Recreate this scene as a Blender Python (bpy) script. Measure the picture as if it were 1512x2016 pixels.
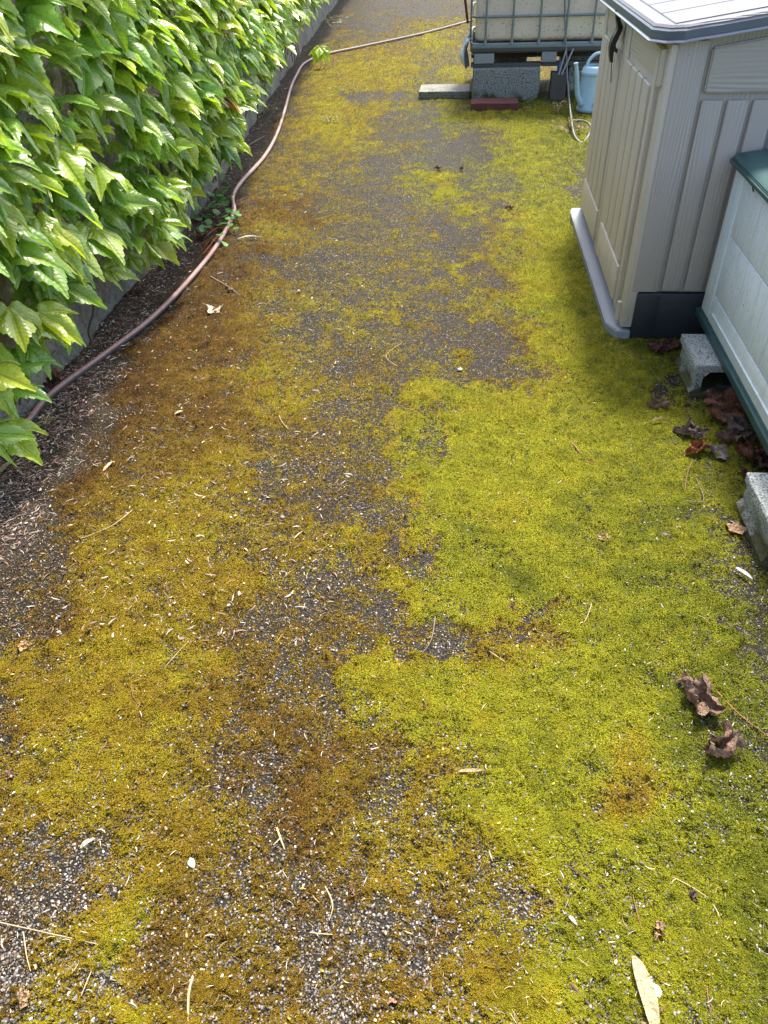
import bpy, bmesh, math, random
import numpy as np
from mathutils import Vector, Matrix
for o in list(bpy.data.objects): bpy.data.objects.remove(o)
SC=bpy.context.scene
COL=SC.collection
# ------------------------------------------------------------ camera, sky, sun, exposure
EYE=1.35; FPX=1470.0; PITCH=math.radians(39.55); ROLL=math.radians(-2.2); YAW=math.radians(6.911)
def _rx(a): c,s=math.cos(a),math.sin(a); return np.array([[1,0,0],[0,c,-s],[0,s,c]])
def _rz(a): c,s=math.cos(a),math.sin(a); return np.array([[c,-s,0],[s,c,0],[0,0,1]])
RC=_rz(YAW)@_rx(math.pi/2-PITCH)@_rz(ROLL)
cd=bpy.data.cameras.new('camera'); cam=bpy.data.objects.new('camera',cd); COL.objects.link(cam)
m4=Matrix([list(RC[i])+[0] for i in range(3)]+[[0,0,0,1]]); cam.matrix_world=Matrix.Translation((0,0,EYE))@m4
cd.sensor_fit='VERTICAL'; cd.sensor_height=36; cd.lens=FPX/2016*36; cd.clip_start=.02; cd.clip_end=400
SC.camera=cam
SUN_AZ=math.radians(13); SUN_EL=math.radians(61)
w=bpy.data.worlds.new("World"); SC.world=w; w.use_nodes=True
nt=w.node_tree; bg=nt.nodes['Background']; sk=nt.nodes.new('ShaderNodeTexSky'); sk.sky_type='NISHITA'
sk.sun_disc=False; sk.sun_elevation=SUN_EL; sk.sun_rotation=SUN_AZ; sk.air_density=1.0; sk.dust_density=4.0; sk.ozone_density=1.0
nt.links.new(sk.outputs[0],bg.inputs[0]); bg.inputs[1].default_value=.15
sl=bpy.data.lights.new('sun','SUN'); sl.energy=2.7; sl.angle=math.radians(8); sl.color=(1,.95,.87)
so=bpy.data.objects.new('sun',sl); COL.objects.link(so)
sd=Vector((math.sin(SUN_AZ)*math.cos(SUN_EL),math.cos(SUN_AZ)*math.cos(SUN_EL),math.sin(SUN_EL)))
so.rotation_euler=sd.to_track_quat('Z','Y').to_euler()
SC.view_settings.view_transform='Standard'; SC.view_settings.look='None'; SC.view_settings.exposure=1.50; SC.view_settings.gamma=1
SC.render.engine='CYCLES'
# ------------------------------------------------------------ survey helpers: photo pixel -> real point
EYEV=np.array([0,0,EYE])
def _ray(x,y): return RC@np.array([(x-756)/FPX,-(y-1008)/FPX,-1.])
def G(x,y,z=0.0):
    d=_ray(x,y); t=(z-EYE)/d[2]; p=EYEV+t*d; return Vector(p)
def PL(x,y,ax,v):
    d=_ray(x,y); t=(v-EYEV[ax])/d[ax]; return Vector(EYEV+t*d)
def project(X,Y,Z=0.0):
    q=np.stack([X,Y,np.zeros_like(X)+Z-EYE],-1)@RC
    d=np.maximum(-q[...,2],.05)
    return 756+FPX*q[...,0]/d, 1008-FPX*q[...,1]/d
rng=np.random.default_rng(7); random.seed(7)
def vnoise(x,y,seed=0):
    xi=np.floor(x).astype(np.int64); yi=np.floor(y).astype(np.int64); fx=x-xi; fy=y-yi
    fx=fx*fx*(3-2*fx); fy=fy*fy*(3-2*fy)
    def h(a,b):
        n=(a*374761393+b*668265263+seed*974634777)&0xFFFFFFFF
        n=((n^(n>>13))*1274126177)&0xFFFFFFFF; n=n^(n>>16)
        return (n&0xFFFFFF)/float(0xFFFFFF)
    a=h(xi,yi);b=h(xi+1,yi);c=h(xi,yi+1);d=h(xi+1,yi+1)
    return (a*(1-fx)+b*fx)*(1-fy)+(c*(1-fx)+d*fx)*fy
def fbm(x,y,s,seed=0,o=4):
    t=0;a=1;n=0
    for i in range(o):
        t=t+a*vnoise(x*s+17.3*i,y*s-9.1*i,seed+i*31); n+=a; a*=.55; s*=2.1
    return t/n
# ------------------------------------------------------------ tagging and mesh helpers
def tag(o,label=None,cat=None,group=None,kind=None):
    if label:o['label']=label
    if cat:o['category']=cat
    if group:o['group']=group
    if kind:o['kind']=kind
    return o
def thing(name,label,cat,loc=(0,0,0),group=None,rz=0):
    o=bpy.data.objects.new(name,None); o.empty_display_size=.1; COL.objects.link(o); o.location=loc; o.rotation_euler=(0,0,rz)
    return tag(o,label,cat,group)
def link(name,me,parent=None,mats=()):
    for m in (mats if isinstance(mats,(list,tuple)) else [mats]): me.materials.append(m)
    o=bpy.data.objects.new(name,me); COL.objects.link(o)
    if parent is not None:
        o.parent=parent
        loc=Vector(parent.location); rz=parent.rotation_euler.z
        o.matrix_parent_inverse=(Matrix.Translation(loc)@Matrix.Rotation(rz,4,'Z')).inverted()
    return o
class B:
    """collects shapes given in world coordinates into one mesh"""
    def __init__(s): s.bm=bmesh.new()
    def box(s,a,b,bev=0.0,seg=2,rot=None,piv=None):
        a=Vector(a);b=Vector(b); t=bmesh.new(); bmesh.ops.create_cube(t,size=1)
        c=(a+b)/2; d=b-a
        for v in t.verts: v.co=Vector((v.co.x*d.x,v.co.y*d.y,v.co.z*d.z))+c
        if bev>0: bmesh.ops.bevel(t,geom=list(t.edges),offset=min(bev,min(abs(x) for x in d)*.45),segments=seg,affect='EDGES',profile=.6)
        if rot is not None:
            p=Vector(piv) if piv is not None else c
            bmesh.ops.rotate(t,verts=t.verts,cent=p,matrix=rot)
        s._m(t); return s
    def _m(s,t):
        me=bpy.data.meshes.new('tmp'); t.to_mesh(me); t.free(); s.bm.from_mesh(me); bpy.data.meshes.remove(me)
    def prism(s,pts,axis,lo,hi,bev=0.0):
        """pts: 2D outline in the two other axes, extruded along axis"""
        t=bmesh.new()
        def mk(p,q):
            l=list(p); l.insert(axis,q); return t.verts.new(l)
        A=[mk(p,lo) for p in pts]; Bv=[mk(p,hi) for p in pts]; n=len(pts)
        t.faces.new(A); t.faces.new(list(reversed(Bv)))
        for i in range(n): t.faces.new([A[i],Bv[i],Bv[(i+1)%n],A[(i+1)%n]])
        bmesh.ops.recalc_face_normals(t,faces=t.faces)
        if bev>0: bmesh.ops.bevel(t,geom=list(t.edges),offset=bev,segments=2,affect='EDGES')
        s._m(t); return s
    def tube(s,pts,r,n=8,cap=True,smooth=0):
        pts=[Vector(p) for p in pts]
        if smooth: pts=catmull(pts,smooth)
        rr=r if isinstance(r,(list,tuple)) else None
        m=len(pts); rings=[]; up=Vector((0,0,1))
        T0=(pts[1]-pts[0]).normalized(); N=T0.cross(up)
        if N.length<.1: N=T0.cross(Vector((1,0,0)))
        N.normalize()
        for i,p in enumerate(pts):
            T=(pts[min(i+1,m-1)]-pts[max(i-1,0)]).normalized()
            N=(N-T*N.dot(T)).normalized(); Bn=T.cross(N)
            ra=rr[0]+(rr[1]-rr[0])*i/(m-1) if rr else r
            rings.append([s.bm.verts.new(p+ra*(math.cos(2*math.pi*k/n)*N+math.sin(2*math.pi*k/n)*Bn)) for k in range(n)])
        for i in range(m-1):
            for k in range(n):
                s.bm.faces.new([rings[i][k],rings[i][(k+1)%n],rings[i+1][(k+1)%n],rings[i+1][k]])
        if cap:
            s.bm.faces.new(list(reversed(rings[0]))); s.bm.faces.new(rings[-1])
        return s
    def lathe(s,prof,cx,cy,n=40,sx=1,sy=1):
        rings=[]
        for r,z in prof: rings.append([s.bm.verts.new((cx+r*sx*math.cos(2*math.pi*k/n),cy+r*sy*math.sin(2*math.pi*k/n),z)) for k in range(n)])
        for i in range(len(prof)-1):
            for k in range(n): s.bm.faces.new([rings[i][k],rings[i][(k+1)%n],rings[i+1][(k+1)%n],rings[i+1][k]])
        return s
    def obj(s,name,mat,parent=None,smooth=None,jit=0,sub=0,seed=0):
        bmesh.ops.recalc_face_normals(s.bm,faces=s.bm.faces)
        if sub:
            bmesh.ops.subdivide_edges(s.bm,edges=list(s.bm.edges),cuts=sub,use_grid_fill=True)
        if jit:
            for v in s.bm.verts:
                from mathutils import noise as mn
                q=v.co*60+Vector((seed,0,0)); q2=v.co*14+Vector((0,seed,0))
                v.co+=(mn.noise_vector(q)*jit+mn.noise_vector(q2)*jit*1.6)
        me=bpy.data.meshes.new(name); s.bm.to_mesh(me); s.bm.free()
        if smooth is not None:
            me.polygons.foreach_set('use_smooth',[True]*len(me.polygons))
            try: me.set_sharp_from_angle(angle=math.radians(smooth))
            except Exception: pass
        return link(name,me,parent,mat)
def catmull(p,k):
    out=[]; n=len(p)
    for i in range(n-1):
        a=p[max(i-1,0)];b=p[i];c=p[i+1];d=p[min(i+2,n-1)]
        for j in range(k):
            t=j/k; out.append(.5*((2*b)+(c-a)*t+(2*a-5*b+4*c-d)*t*t+(3*b-a-3*c+d)*t**3))
    out.append(p[-1]); return out
def npmesh(name,V,F,mat,parent=None,cols=None,smooth=True,uv=None,attrs=None):
    """V (n,3), F (m,k) constant k"""
    me=bpy.data.meshes.new(name); V=np.asarray(V,np.float32); F=np.asarray(F,np.int32); m,k=F.shape
    me.vertices.add(len(V)); me.vertices.foreach_set('co',V.ravel())
    me.loops.add(m*k); me.loops.foreach_set('vertex_index',F.ravel())
    me.polygons.add(m); me.polygons.foreach_set('loop_start',np.arange(0,m*k,k,dtype=np.int32))
    try: me.polygons.foreach_set('loop_total',np.full(m,k,np.int32))
    except Exception: pass
    me.polygons.foreach_set('use_smooth',np.full(m,smooth,bool))
    if cols is not None:
        a=me.color_attributes.new('col','FLOAT_COLOR','POINT'); c=np.ones((len(V),4),np.float32); c[:,:3]=cols; a.data.foreach_set('color',c.ravel())
    if uv is not None:
        l=me.uv_layers.new(name='leafuv'); l.data.foreach_set('uv',np.asarray(uv,np.float32)[F.ravel()].ravel())
    for n_,v_ in (attrs or {}).items():
        a=me.attributes.new(n_,'FLOAT','POINT'); a.data.foreach_set('value',np.asarray(v_,np.float32))
    me.update(calc_edges=True); me.validate()
    return link(name,me,parent,mat)
# ------------------------------------------------------------ materials
class M:
    def __init__(s,name):
        s.m=bpy.data.materials.new(name); s.m.use_nodes=True; s.nt=s.m.node_tree; s.N=s.nt.nodes; s.p=s.N['Principled BSDF']; s.out=s.N['Material Output']
    def n(s,t,**k):
        x=s.N.new(t)
        for a,b in k.items():
            if a.startswith('i_'):
                key=a[2:]; key=int(key) if key.isdigit() else key
                s.set(x.inputs[key],b)
            else: setattr(x,a,b)
        return x
    def set(s,inp,v):
        if isinstance(v,bpy.types.NodeSocket): s.nt.links.new(v,inp)
        else: inp.default_value=v
    def math(s,op,a,b=0.0,c=0.0,clamp=False):
        x=s.n('ShaderNodeMath',operation=op,use_clamp=clamp); s.set(x.inputs[0],a); s.set(x.inputs[1],b); s.set(x.inputs[2],c); return x.outputs[0]
    def noise(s,vec,scale,det=3,rough=.55,dist=0):
        x=s.n('ShaderNodeTexNoise'); s.set(x.inputs['Vector'],vec); x.inputs['Scale'].default_value=scale; x.inputs['Detail'].default_value=det; x.inputs['Roughness'].default_value=rough; x.inputs['Distortion'].default_value=dist; return x.outputs[0]
    def ramp(s,f,stops,interp='LINEAR'):
        x=s.n('ShaderNodeValToRGB'); s.set(x.inputs[0],f); r=x.color_ramp; r.interpolation=interp
        while len(r.elements)<len(stops): r.elements.new(.5)
        for e,(p,c) in zip(r.elements,stops): e.position=p; e.color=(*c,1) if len(c)==3 else c
        return x.outputs[0]
    def mix(s,f,a,b,t='MIX'):
        x=s.n('ShaderNodeMix',data_type='RGBA',blend_type=t); s.set(x.inputs[0],f); s.set(x.inputs[6],a if isinstance(a,bpy.types.NodeSocket) else (*a,1)); s.set(x.inputs[7],b if isinstance(b,bpy.types.NodeSocket) else (*b,1)); return x.outputs[2]
    def mr(s,v,a,b,c=0.0,d=1.0,st='LINEAR'):
        x=s.n('ShaderNodeMapRange',interpolation_type=st); s.set(x.inputs[0],v)
        for i,q in enumerate((a,b,c,d)): s.set(x.inputs[i+1],q)
        return x.outputs[0]
    def pos(s,scale=None):
        g=s.n('ShaderNodeNewGeometry').outputs['Position']
        if scale is None: return g
        x=s.n('ShaderNodeVectorMath',operation='MULTIPLY'); s.set(x.inputs[0],g); x.inputs[1].default_value=scale; return x.outputs[0]
    def attr(s,name,o='Fac'): return s.n('ShaderNodeAttribute',attribute_name=name).outputs[o]
    def bump(s,h,strength=.5,dist=.01,normal=None):
        x=s.n('ShaderNodeBump'); x.inputs['Strength'].default_value=strength; x.inputs['Distance'].default_value=dist; s.set(x.inputs['Height'],h)
        if normal is not None: s.set(x.inputs['Normal'],normal)
        return x.outputs[0]
    def fin(s,col=None,rough=None,nrm=None,spec=None):
        if col is not None: s.set(s.p.inputs['Base Color'],col if isinstance(col,bpy.types.NodeSocket) else (*col,1))
        if rough is not None: s.set(s.p.inputs['Roughness'],rough)
        if nrm is not None: s.set(s.p.inputs['Normal'],nrm)
        if spec is not None: s.p.inputs['Specular IOR Level'].default_value=spec
        return s.m
HUE=[(0.0,(.050,.026,.008)),(.13,(.110,.056,.012)),(.27,(.180,.098,.014)),(.42,(.250,.160,.015)),(.56,(.320,.228,.014)),(.70,(.350,.300,.016)),(.82,(.330,.325,.017)),(.92,(.265,.270,.015)),(1.0,(.170,.190,.014))]
def mat_ground():
    m=M('mossy_asphalt'); P=m.pos()
    cov=m.attr('cov'); hue=m.attr('hue'); lit=m.attr('litter')
    n1=m.noise(P,95,4,.65); n2=m.noise(P,310,2,.6); n3=m.noise(P,22,3)
    t=m.math('ADD',cov,m.math('MULTIPLY',m.math('SUBTRACT',n1,.5),1.3)); t=m.math('ADD',t,m.math('MULTIPLY',m.math('SUBTRACT',n2,.5),1.3))
    mask=m.mr(t,.36,.56,st='SMOOTHSTEP')
    h=m.math('ADD',hue,m.math('MULTIPLY',m.math('SUBTRACT',n1,.5),.22)); h=m.math('ADD',h,m.math('MULTIPLY',m.math('SUBTRACT',n3,.5),.18))
    mc=m.ramp(h,HUE)
    val=m.math('MULTIPLY',m.mr(n2,.32,.68,.15,1.25),m.mr(m.noise(P,16,4,.6),.3,.7,.68,1.2)); mc=m.mix(1.0,mc,m.n('ShaderNodeCombineColor',i_0=val,i_1=val,i_2=val).outputs[0],'MULTIPLY')
    v=m.n('ShaderNodeTexVoronoi',feature='F1'); m.set(v.inputs['Vector'],P); v.inputs['Scale'].default_value=175; v.inputs['Randomness'].default_value=1
    cr=m.n('ShaderNodeSeparateColor'); m.set(cr.inputs[0],v.outputs['Color'])
    ag=m.ramp(cr.outputs[0],[(0,(.018,.017,.015)),(.30,(.046,.044,.039)),(.55,(.095,.090,.080)),(.78,(.18,.172,.155)),(.93,(.32,.305,.28)),(1,(.50,.48,.45))])
    v2=m.n('ShaderNodeTexVoronoi',feature='F1'); m.set(v2.inputs['Vector'],P); v2.inputs['Scale'].default_value=85
    c2=m.n('ShaderNodeSeparateColor'); m.set(c2.inputs[0],v2.outputs['Color']); big=m.math('MULTIPLY',m.mr(c2.outputs[1],.62,.66),m.mr(v2.outputs['Distance'],.22,.38,1,0)); ag=m.mix(big,ag,m.ramp(c2.outputs[2],[(0,(.22,.22,.22)),(.5,(.40,.39,.37)),(1,(.60,.59,.56))]))
    dk=m.math('MULTIPLY',m.mr(c2.outputs[0],.70,.74),m.mr(v2.outputs['Distance'],.30,.42,1,0)); ag=m.mix(dk,ag,(.02,.02,.022))
    brown=m.mr(hue,.15,.6,.8,.5); ag=m.mix(brown,ag,m.mix(1.0,ag,(.95,.62,.25),'MULTIPLY'))
    inside=m.mr(v.outputs['Distance'],.30,.52); ag=m.mix(inside,ag,(.016,.015,.013))
    dirt=m.mix(m.noise(P,160,3,.6),(.035,.027,.020),(.19,.155,.125)); ag=m.mix(m.math('MULTIPLY',lit,.5),ag,dirt)
    c=m.mix(mask,ag,mc)
    hgt=m.math('ADD',m.math('MULTIPLY',mask,m.mr(n2,.2,.8)),m.math('MULTIPLY',m.math('SUBTRACT',1.0,mask),m.mr(v.outputs['Distance'],.0,.5,.8,0)))
    return m.fin(c,m.mr(mask,0,1,.6,.85),m.bump(hgt,1.0,.008),.12)
def mat_vcol(name,rough=.8,spec=.3,trans=0.0,var=0.0,scale=200):
    m=M(name); c=m.attr('col','Color')
    if var:
        n=m.noise(m.pos(),scale,3); c=m.mix(1.0,c,m.ramp(n,[(.25,(1-var,)*3),(.75,(1+var,)*3)]),'MULTIPLY')
    m.fin(c,rough,None,spec)
    if trans:
        tr=m.n('ShaderNodeBsdfTranslucent'); m.set(tr.inputs[0],c); mx=m.n('ShaderNodeMixShader'); mx.inputs[0].default_value=trans
        m.set(mx.inputs[1],m.p.outputs[0]); m.set(mx.inputs[2],tr.outputs[0]); m.set(m.out.inputs[0],mx.outputs[0])
    return m.m
def mat_plain(name,c,rough=.5,var=.12,scale=30,bump=0,bs=200,spec=.5,metal=0,dirt=None,dirtamt=.4):
    m=M(name); P=m.pos(); n=m.noise(P,scale,4)
    col=m.mix(n,tuple(x*(1-var) for x in c),tuple(min(1,x*(1+var)) for x in c))
    if dirt: col=m.mix(m.math('MULTIPLY',m.mr(m.noise(P,scale*2.3,5,.7),.5,.75),dirtamt),col,dirt)
    m.p.inputs['Metallic'].default_value=metal
    return m.fin(col,m.mr(n,.3,.7,rough*.85,min(1,rough*1.15)),m.bump(m.noise(P,bs,3),bump,.003) if bump else None,spec)
def mat_wood_plastic(name,c,axis='z',dirt=(.45,.42,.28),amt=.25,contrast=.07,spec=.4):
    m=M(name)
    pv={'z':(9,9,1.5),'x':(1.5,9,9),'y':(9,1.5,9)}[axis]; dirv={'z':(1,1,0),'x':(0,1,1),'y':(0,0,1)}[axis]
    dp=m.n('ShaderNodeVectorMath',operation='DOT_PRODUCT'); m.set(dp.inputs[0],m.pos()); dp.inputs[1].default_value=dirv
    ph=m.math('ADD',m.math('MULTIPLY',dp.outputs['Value'],520.0),m.math('MULTIPLY',m.noise(m.pos(pv),1.0,2,.4),34.0))
    sn=m.math('MULTIPLY_ADD',m.math('SINE',ph),.5,.5); amp=m.mr(m.noise(m.pos(pv),1.7,2),.35,.65)
    g=m.math('MULTIPLY_ADD',m.math('MULTIPLY',m.math('SUBTRACT',sn,.5),amp),1.0,.5)
    fine=m.noise(m.pos(tuple(x*14 for x in pv)),4,3); g=m.math('ADD',m.math('MULTIPLY',g,.75),m.math('MULTIPLY',fine,.25))
    col=m.mix(g,tuple(v*(1-contrast) for v in c),tuple(v*(1+contrast) for v in c))
    col=m.mix(m.math('MULTIPLY',m.mr(m.noise(m.pos((6,6,1.5)),2.2,4,.65),.46,.72),amt),col,dirt)
    zz=m.n('ShaderNodeSeparateXYZ'); m.set(zz.inputs[0],m.pos()); lowz=m.math('ADD',m.mr(zz.outputs[2],.04,.5,.42,0),m.math('MULTIPLY',m.math('SUBTRACT',m.noise(m.pos((7,7,3)),3.0,5,.7),.5),1.2))
    col=m.mix(m.mr(lowz,.30,.70,0,.5),col,(.24,.22,.12)); col=m.mix(m.mr(m.noise(m.pos(),120,3,.7),.66,.72,0,.5),col,(.12,.11,.08))
    return m.fin(col,.5,m.bump(g,.6,.0025),spec)
def mat_concrete(name,c,speck=.6,moss=0.0,dark=0.0,ps=240):
    m=M(name); P=m.pos(); n=m.noise(P,9,4); n2=m.noise(P,ps,2,.7); v=m.n('ShaderNodeTexVoronoi'); m.set(v.inputs['Vector'],P); v.inputs['Scale'].default_value=ps*.7
    col=m.mix(n,tuple(x*.8 for x in c),tuple(x*1.2 for x in c))
    pits=m.mr(n2,.53,.60); col=m.mix(m.math('MULTIPLY',pits,speck),col,tuple(x*.12 for x in c))
    lt=m.mr(v.outputs['Distance'],.12,.22,.35,0); col=m.mix(lt,col,tuple(min(1,x*1.7) for x in c))
    if moss:
        z=m.n('ShaderNodeSeparateXYZ'); m.set(z.inputs[0],P); f=m.math('ADD',m.mr(z.outputs[2],0,.13,.75,0),m.math('MULTIPLY',m.math('SUBTRACT',n,.5),1.6))
        col=m.mix(m.math('MULTIPLY',m.mr(f,.38,.62),moss),col,m.mix(n2,(.02,.018,.006),(.12,.11,.012)))
    hh=m.math('SUBTRACT',n2,m.math('MULTIPLY',pits,1.2))
    return m.fin(col,.9,m.bump(hh,.8,.004),.2)
def mat_leaf():
    m=M('ivy_leaf'); c=m.attr('col','Color'); u=m.n('ShaderNodeUVMap',uv_map='leafuv'); s=m.n('ShaderNodeSeparateXYZ'); m.set(s.inputs[0],u.outputs[0])
    au=m.math('ABSOLUTE',s.outputs[0]); v=s.outputs[1]
    d0=au
    ca,sa=math.cos(.84),math.sin(.84)
    d1=m.math('ABSOLUTE',m.math('SUBTRACT',m.math('MULTIPLY',au,ca),m.math('MULTIPLY',v,sa)))
    d=m.math('MINIMUM',d0,d1)
    rib=m.mr(d,.006,.022,1,0)
    ph=m.math('SUBTRACT',v,m.math('MULTIPLY',au,.75)); fr=m.math('ABSOLUTE',m.math('SUBTRACT',m.math('FRACT',m.math('MULTIPLY',ph,9.0)),.5))
    lat=m.mr(fr,.0,.10,1,0)
    n=m.noise(m.pos(),140,3)
    col=m.mix(1.0,c,m.ramp(n,[(.3,(.86,.86,.86)),(.7,(1.14,1.14,1.14))]),'MULTIPLY')
    vein=m.mix(1.0,c,(1.7,1.35,1.6),'MULTIPLY')
    col=m.mix(m.math('MULTIPLY',rib,.65),col,vein); col=m.mix(m.math('MULTIPLY',lat,.22),col,vein)
    hgt=m.math('ADD',m.math('MULTIPLY',fr,.45),m.math('MULTIPLY',m.mr(d,0,.05),1.2))
    nb=m.bump(hgt,.6,.0035)
    m.fin(col,m.mr(n,.3,.7,.22,.34),nb,.85)
    tr=m.n('ShaderNodeBsdfTranslucent'); m.set(tr.inputs[0],m.mix(1.0,col,(1.35,1.45,.5),'MULTIPLY')); m.set(tr.inputs['Normal'],nb)
    mx=m.n('ShaderNodeMixShader'); mx.inputs[0].default_value=.36; m.set(mx.inputs[1],m.p.outputs[0]); m.set(mx.inputs[2],tr.outputs[0]); m.set(m.out.inputs[0],mx.outputs[0])
    return m.m
def mat_hose():
    m=M('garden_hose'); u=m.n('ShaderNodeUVMap',uv_map='leafuv'); s=m.n('ShaderNodeSeparateXYZ'); m.set(s.inputs[0],u.outputs[0])
    a=s.outputs[0]; d=m.math('ABSOLUTE',m.math('SUBTRACT',a,.17))
    st=m.mr(d,.10,.115,1,0); far=m.mr(s.outputs[1],.62,.72)
    n=m.noise(m.pos(),60,4)
    base=m.mix(far,m.mix(n,(.055,.05,.05),(.13,.12,.12)),m.mix(n,(.17,.135,.13),(.25,.21,.20)))
    stripe=m.mix(far,m.mix(n,(.32,.18,.155),(.43,.27,.245)),m.mix(n,(.25,.19,.18),(.32,.27,.26)))
    pale=m.mr(s.outputs[1],.17,.30); pale=m.math('MULTIPLY',pale,m.math('SUBTRACT',1.0,far))
    stripe=m.mix(m.math('MULTIPLY',pale,.6),stripe,(.42,.335,.31)); base=m.mix(m.math('MULTIPLY',pale,.85),base,m.mix(n,(.24,.16,.15),(.36,.25,.23)))
    c=m.mix(st,base,stripe)
    c=m.mix(m.mr(m.noise(m.pos(),70,5,.75),.50,.66,0,.6),c,(.13,.095,.065))
    return m.fin(c,.5,None,.35)
def mat_tank():
    m=M('stained_tank_plastic'); P=m.pos(); s=m.n('ShaderNodeSeparateXYZ'); m.set(s.inputs[0],P)
    n=m.noise(P,5,4); base=m.mix(n,(.66,.57,.42),(.76,.67,.53))
    k=m.noise(P,55,4,.7); base=m.mix(m.mr(k,.58,.68,0,.75),base,(.10,.08,.05))
    band=m.math('ABSOLUTE',m.math('SUBTRACT',m.math('FRACT',m.math('MULTIPLY',m.math('SUBTRACT',s.outputs[2],.405),1/.18)),.0))
    f=m.mr(m.math('ADD',m.mr(s.outputs[2],.405,.455,1,0),m.math('MULTIPLY',m.math('SUBTRACT',m.noise(P,20,5,.7),.5),1.8)),.35,.95)
    base=m.mix(m.math('MULTIPLY',f,.8),base,(.30,.13,.035))
    pk=m.mr(s.outputs[2],.59,.61,0,.35); base=m.mix(pk,base,(.62,.50,.45))
    return m.fin(base,.5,m.bump(k,.15,.003),.4)
def mat_chest():
    m=M('weathered_white_plastic'); P=m.pos((5,5,1.1)); n=m.noise(P,6,5,.65); k=m.noise(m.pos(),90,3,.75)
    c=m.mix(n,(.73,.82,.90),(.80,.88,.96)); c=m.mix(m.mr(m.noise(P,10,4,.7),.50,.72,0,.55),c,(.50,.57,.54))
    s=m.n('ShaderNodeSeparateXYZ'); m.set(s.inputs[0],m.pos()); low=m.mr(s.outputs[2],.15,.34,.45,0); c=m.mix(low,c,(.56,.62,.54))
    c=m.mix(m.mr(k,.62,.70,0,.7),c,(.16,.18,.14)); c=m.mix(m.mr(m.noise(m.pos((26,26,1.4)),1.6,4,.6),.52,.70,0,.45),c,(.42,.47,.42))
    return m.fin(c,.4,m.bump(n,.1,.004),.4)
def mat_wall():
    m=M('rough_wall_stone'); P=m.pos(); n=m.noise(P,7,6,.7); k=m.noise(P,70,5,.75); v=m.n('ShaderNodeTexVoronoi',feature='DISTANCE_TO_EDGE')
    wv=m.n('ShaderNodeVectorMath',operation='ADD'); m.set(wv.inputs[0],P); sc_=m.n('ShaderNodeVectorMath',operation='SCALE'); m.set(sc_.inputs[0],m.n('ShaderNodeTexNoise',i_Vector=P,i_Scale=6.0).outputs[1]); sc_.inputs['Scale'].default_value=.25; m.set(wv.inputs[1],sc_.outputs[0])
    m.set(v.inputs['Vector'],wv.outputs[0]); v.inputs['Scale'].default_value=5.5
    cr=m.mr(v.outputs['Distance'],.0,.03,1,0)
    c=m.ramp(n,[(.3,(.20,.19,.15)),(.5,(.31,.30,.255)),(.7,(.44,.43,.39))]); c=m.mix(m.mr(k,.45,.65,0,.55),c,(.09,.09,.075)); c=m.mix(m.math('MULTIPLY',cr,.22),c,(.04,.037,.03))
    h=m.math('ADD',m.math('MULTIPLY',n,1.5),m.math('SUBTRACT',m.math('MULTIPLY',k,.6),m.math('MULTIPLY',cr,.3)))
    return m.fin(c,.9,m.bump(h,.9,.02),.2)
MG=mat_ground(); ML=mat_leaf()
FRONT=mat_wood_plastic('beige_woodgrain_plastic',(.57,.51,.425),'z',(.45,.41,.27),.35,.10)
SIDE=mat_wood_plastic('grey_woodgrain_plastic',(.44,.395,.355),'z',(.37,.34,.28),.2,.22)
RAILX=mat_wood_plastic('grey_woodgrain_rail',(.44,.395,.355),'x',(.37,.34,.28),.2,.13)
RAILY=mat_wood_plastic('beige_woodgrain_rail',(.57,.51,.425),'y',(.45,.41,.27),.3,.10)
LIDM=mat_wood_plastic('pale_lid_plastic',(.165,.17,.18),'x',(.13,.135,.14),.2,.06,.15)
RIM=mat_plain('grey_rim_plastic',(.10,.115,.14),.34,.12,12,.1)
BASE=mat_plain('dark_base_plastic',(.030,.034,.042),.4,.15,10,.1,dirt=(.07,.07,.06),dirtamt=.25)
LEDGE=mat_plain('ledge_plastic',(.30,.32,.35),.35,.08,12,.05)
BLACK=mat_plain('black_latch_plastic',(.010,.011,.014),.35,.2,20)
GREEN=mat_plain('dark_green_plastic',(.022,.070,.070),.38,.25,14,.1,dirt=(.10,.14,.12),dirtamt=.35)
CHEST=mat_chest(); TANK=mat_tank()
STEEL=mat_plain('galvanised_tube',(.20,.25,.26),.45,.2,25,.1,metal=.35,dirt=(.10,.06,.03),dirtamt=.3)
CONC=mat_concrete('pale_concrete_block',(.40,.43,.41),.8,moss=.9,ps=200)
CONCD=mat_concrete('mossy_dark_concrete_block',(.30,.31,.29),.92,moss=.9,ps=105)
SLAB=mat_concrete('washed_slab',(.33,.33,.29),.8,moss=.4,ps=105)
WALLM=mat_wall()
BRICK=mat_concrete('red_brick',(.17,.068,.058),.3)
WOODG=mat_plain('weathered_wood',(.28,.30,.30),.8,.25,40,.5,bs=120)
WOODD=mat_plain('dark_damp_wood',(.095,.09,.08),.85,.3,40,.5,bs=120)
BLUE=mat_plain('blue_can_plastic',(.36,.53,.62),.38,.08,12)
CABLE=mat_plain('grey_cable',(.17,.18,.17),.5,.15,20)
FILM=mat_plain('milky_plastic_film',(.55,.62,.66),.25,.15,30,.2)
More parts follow.
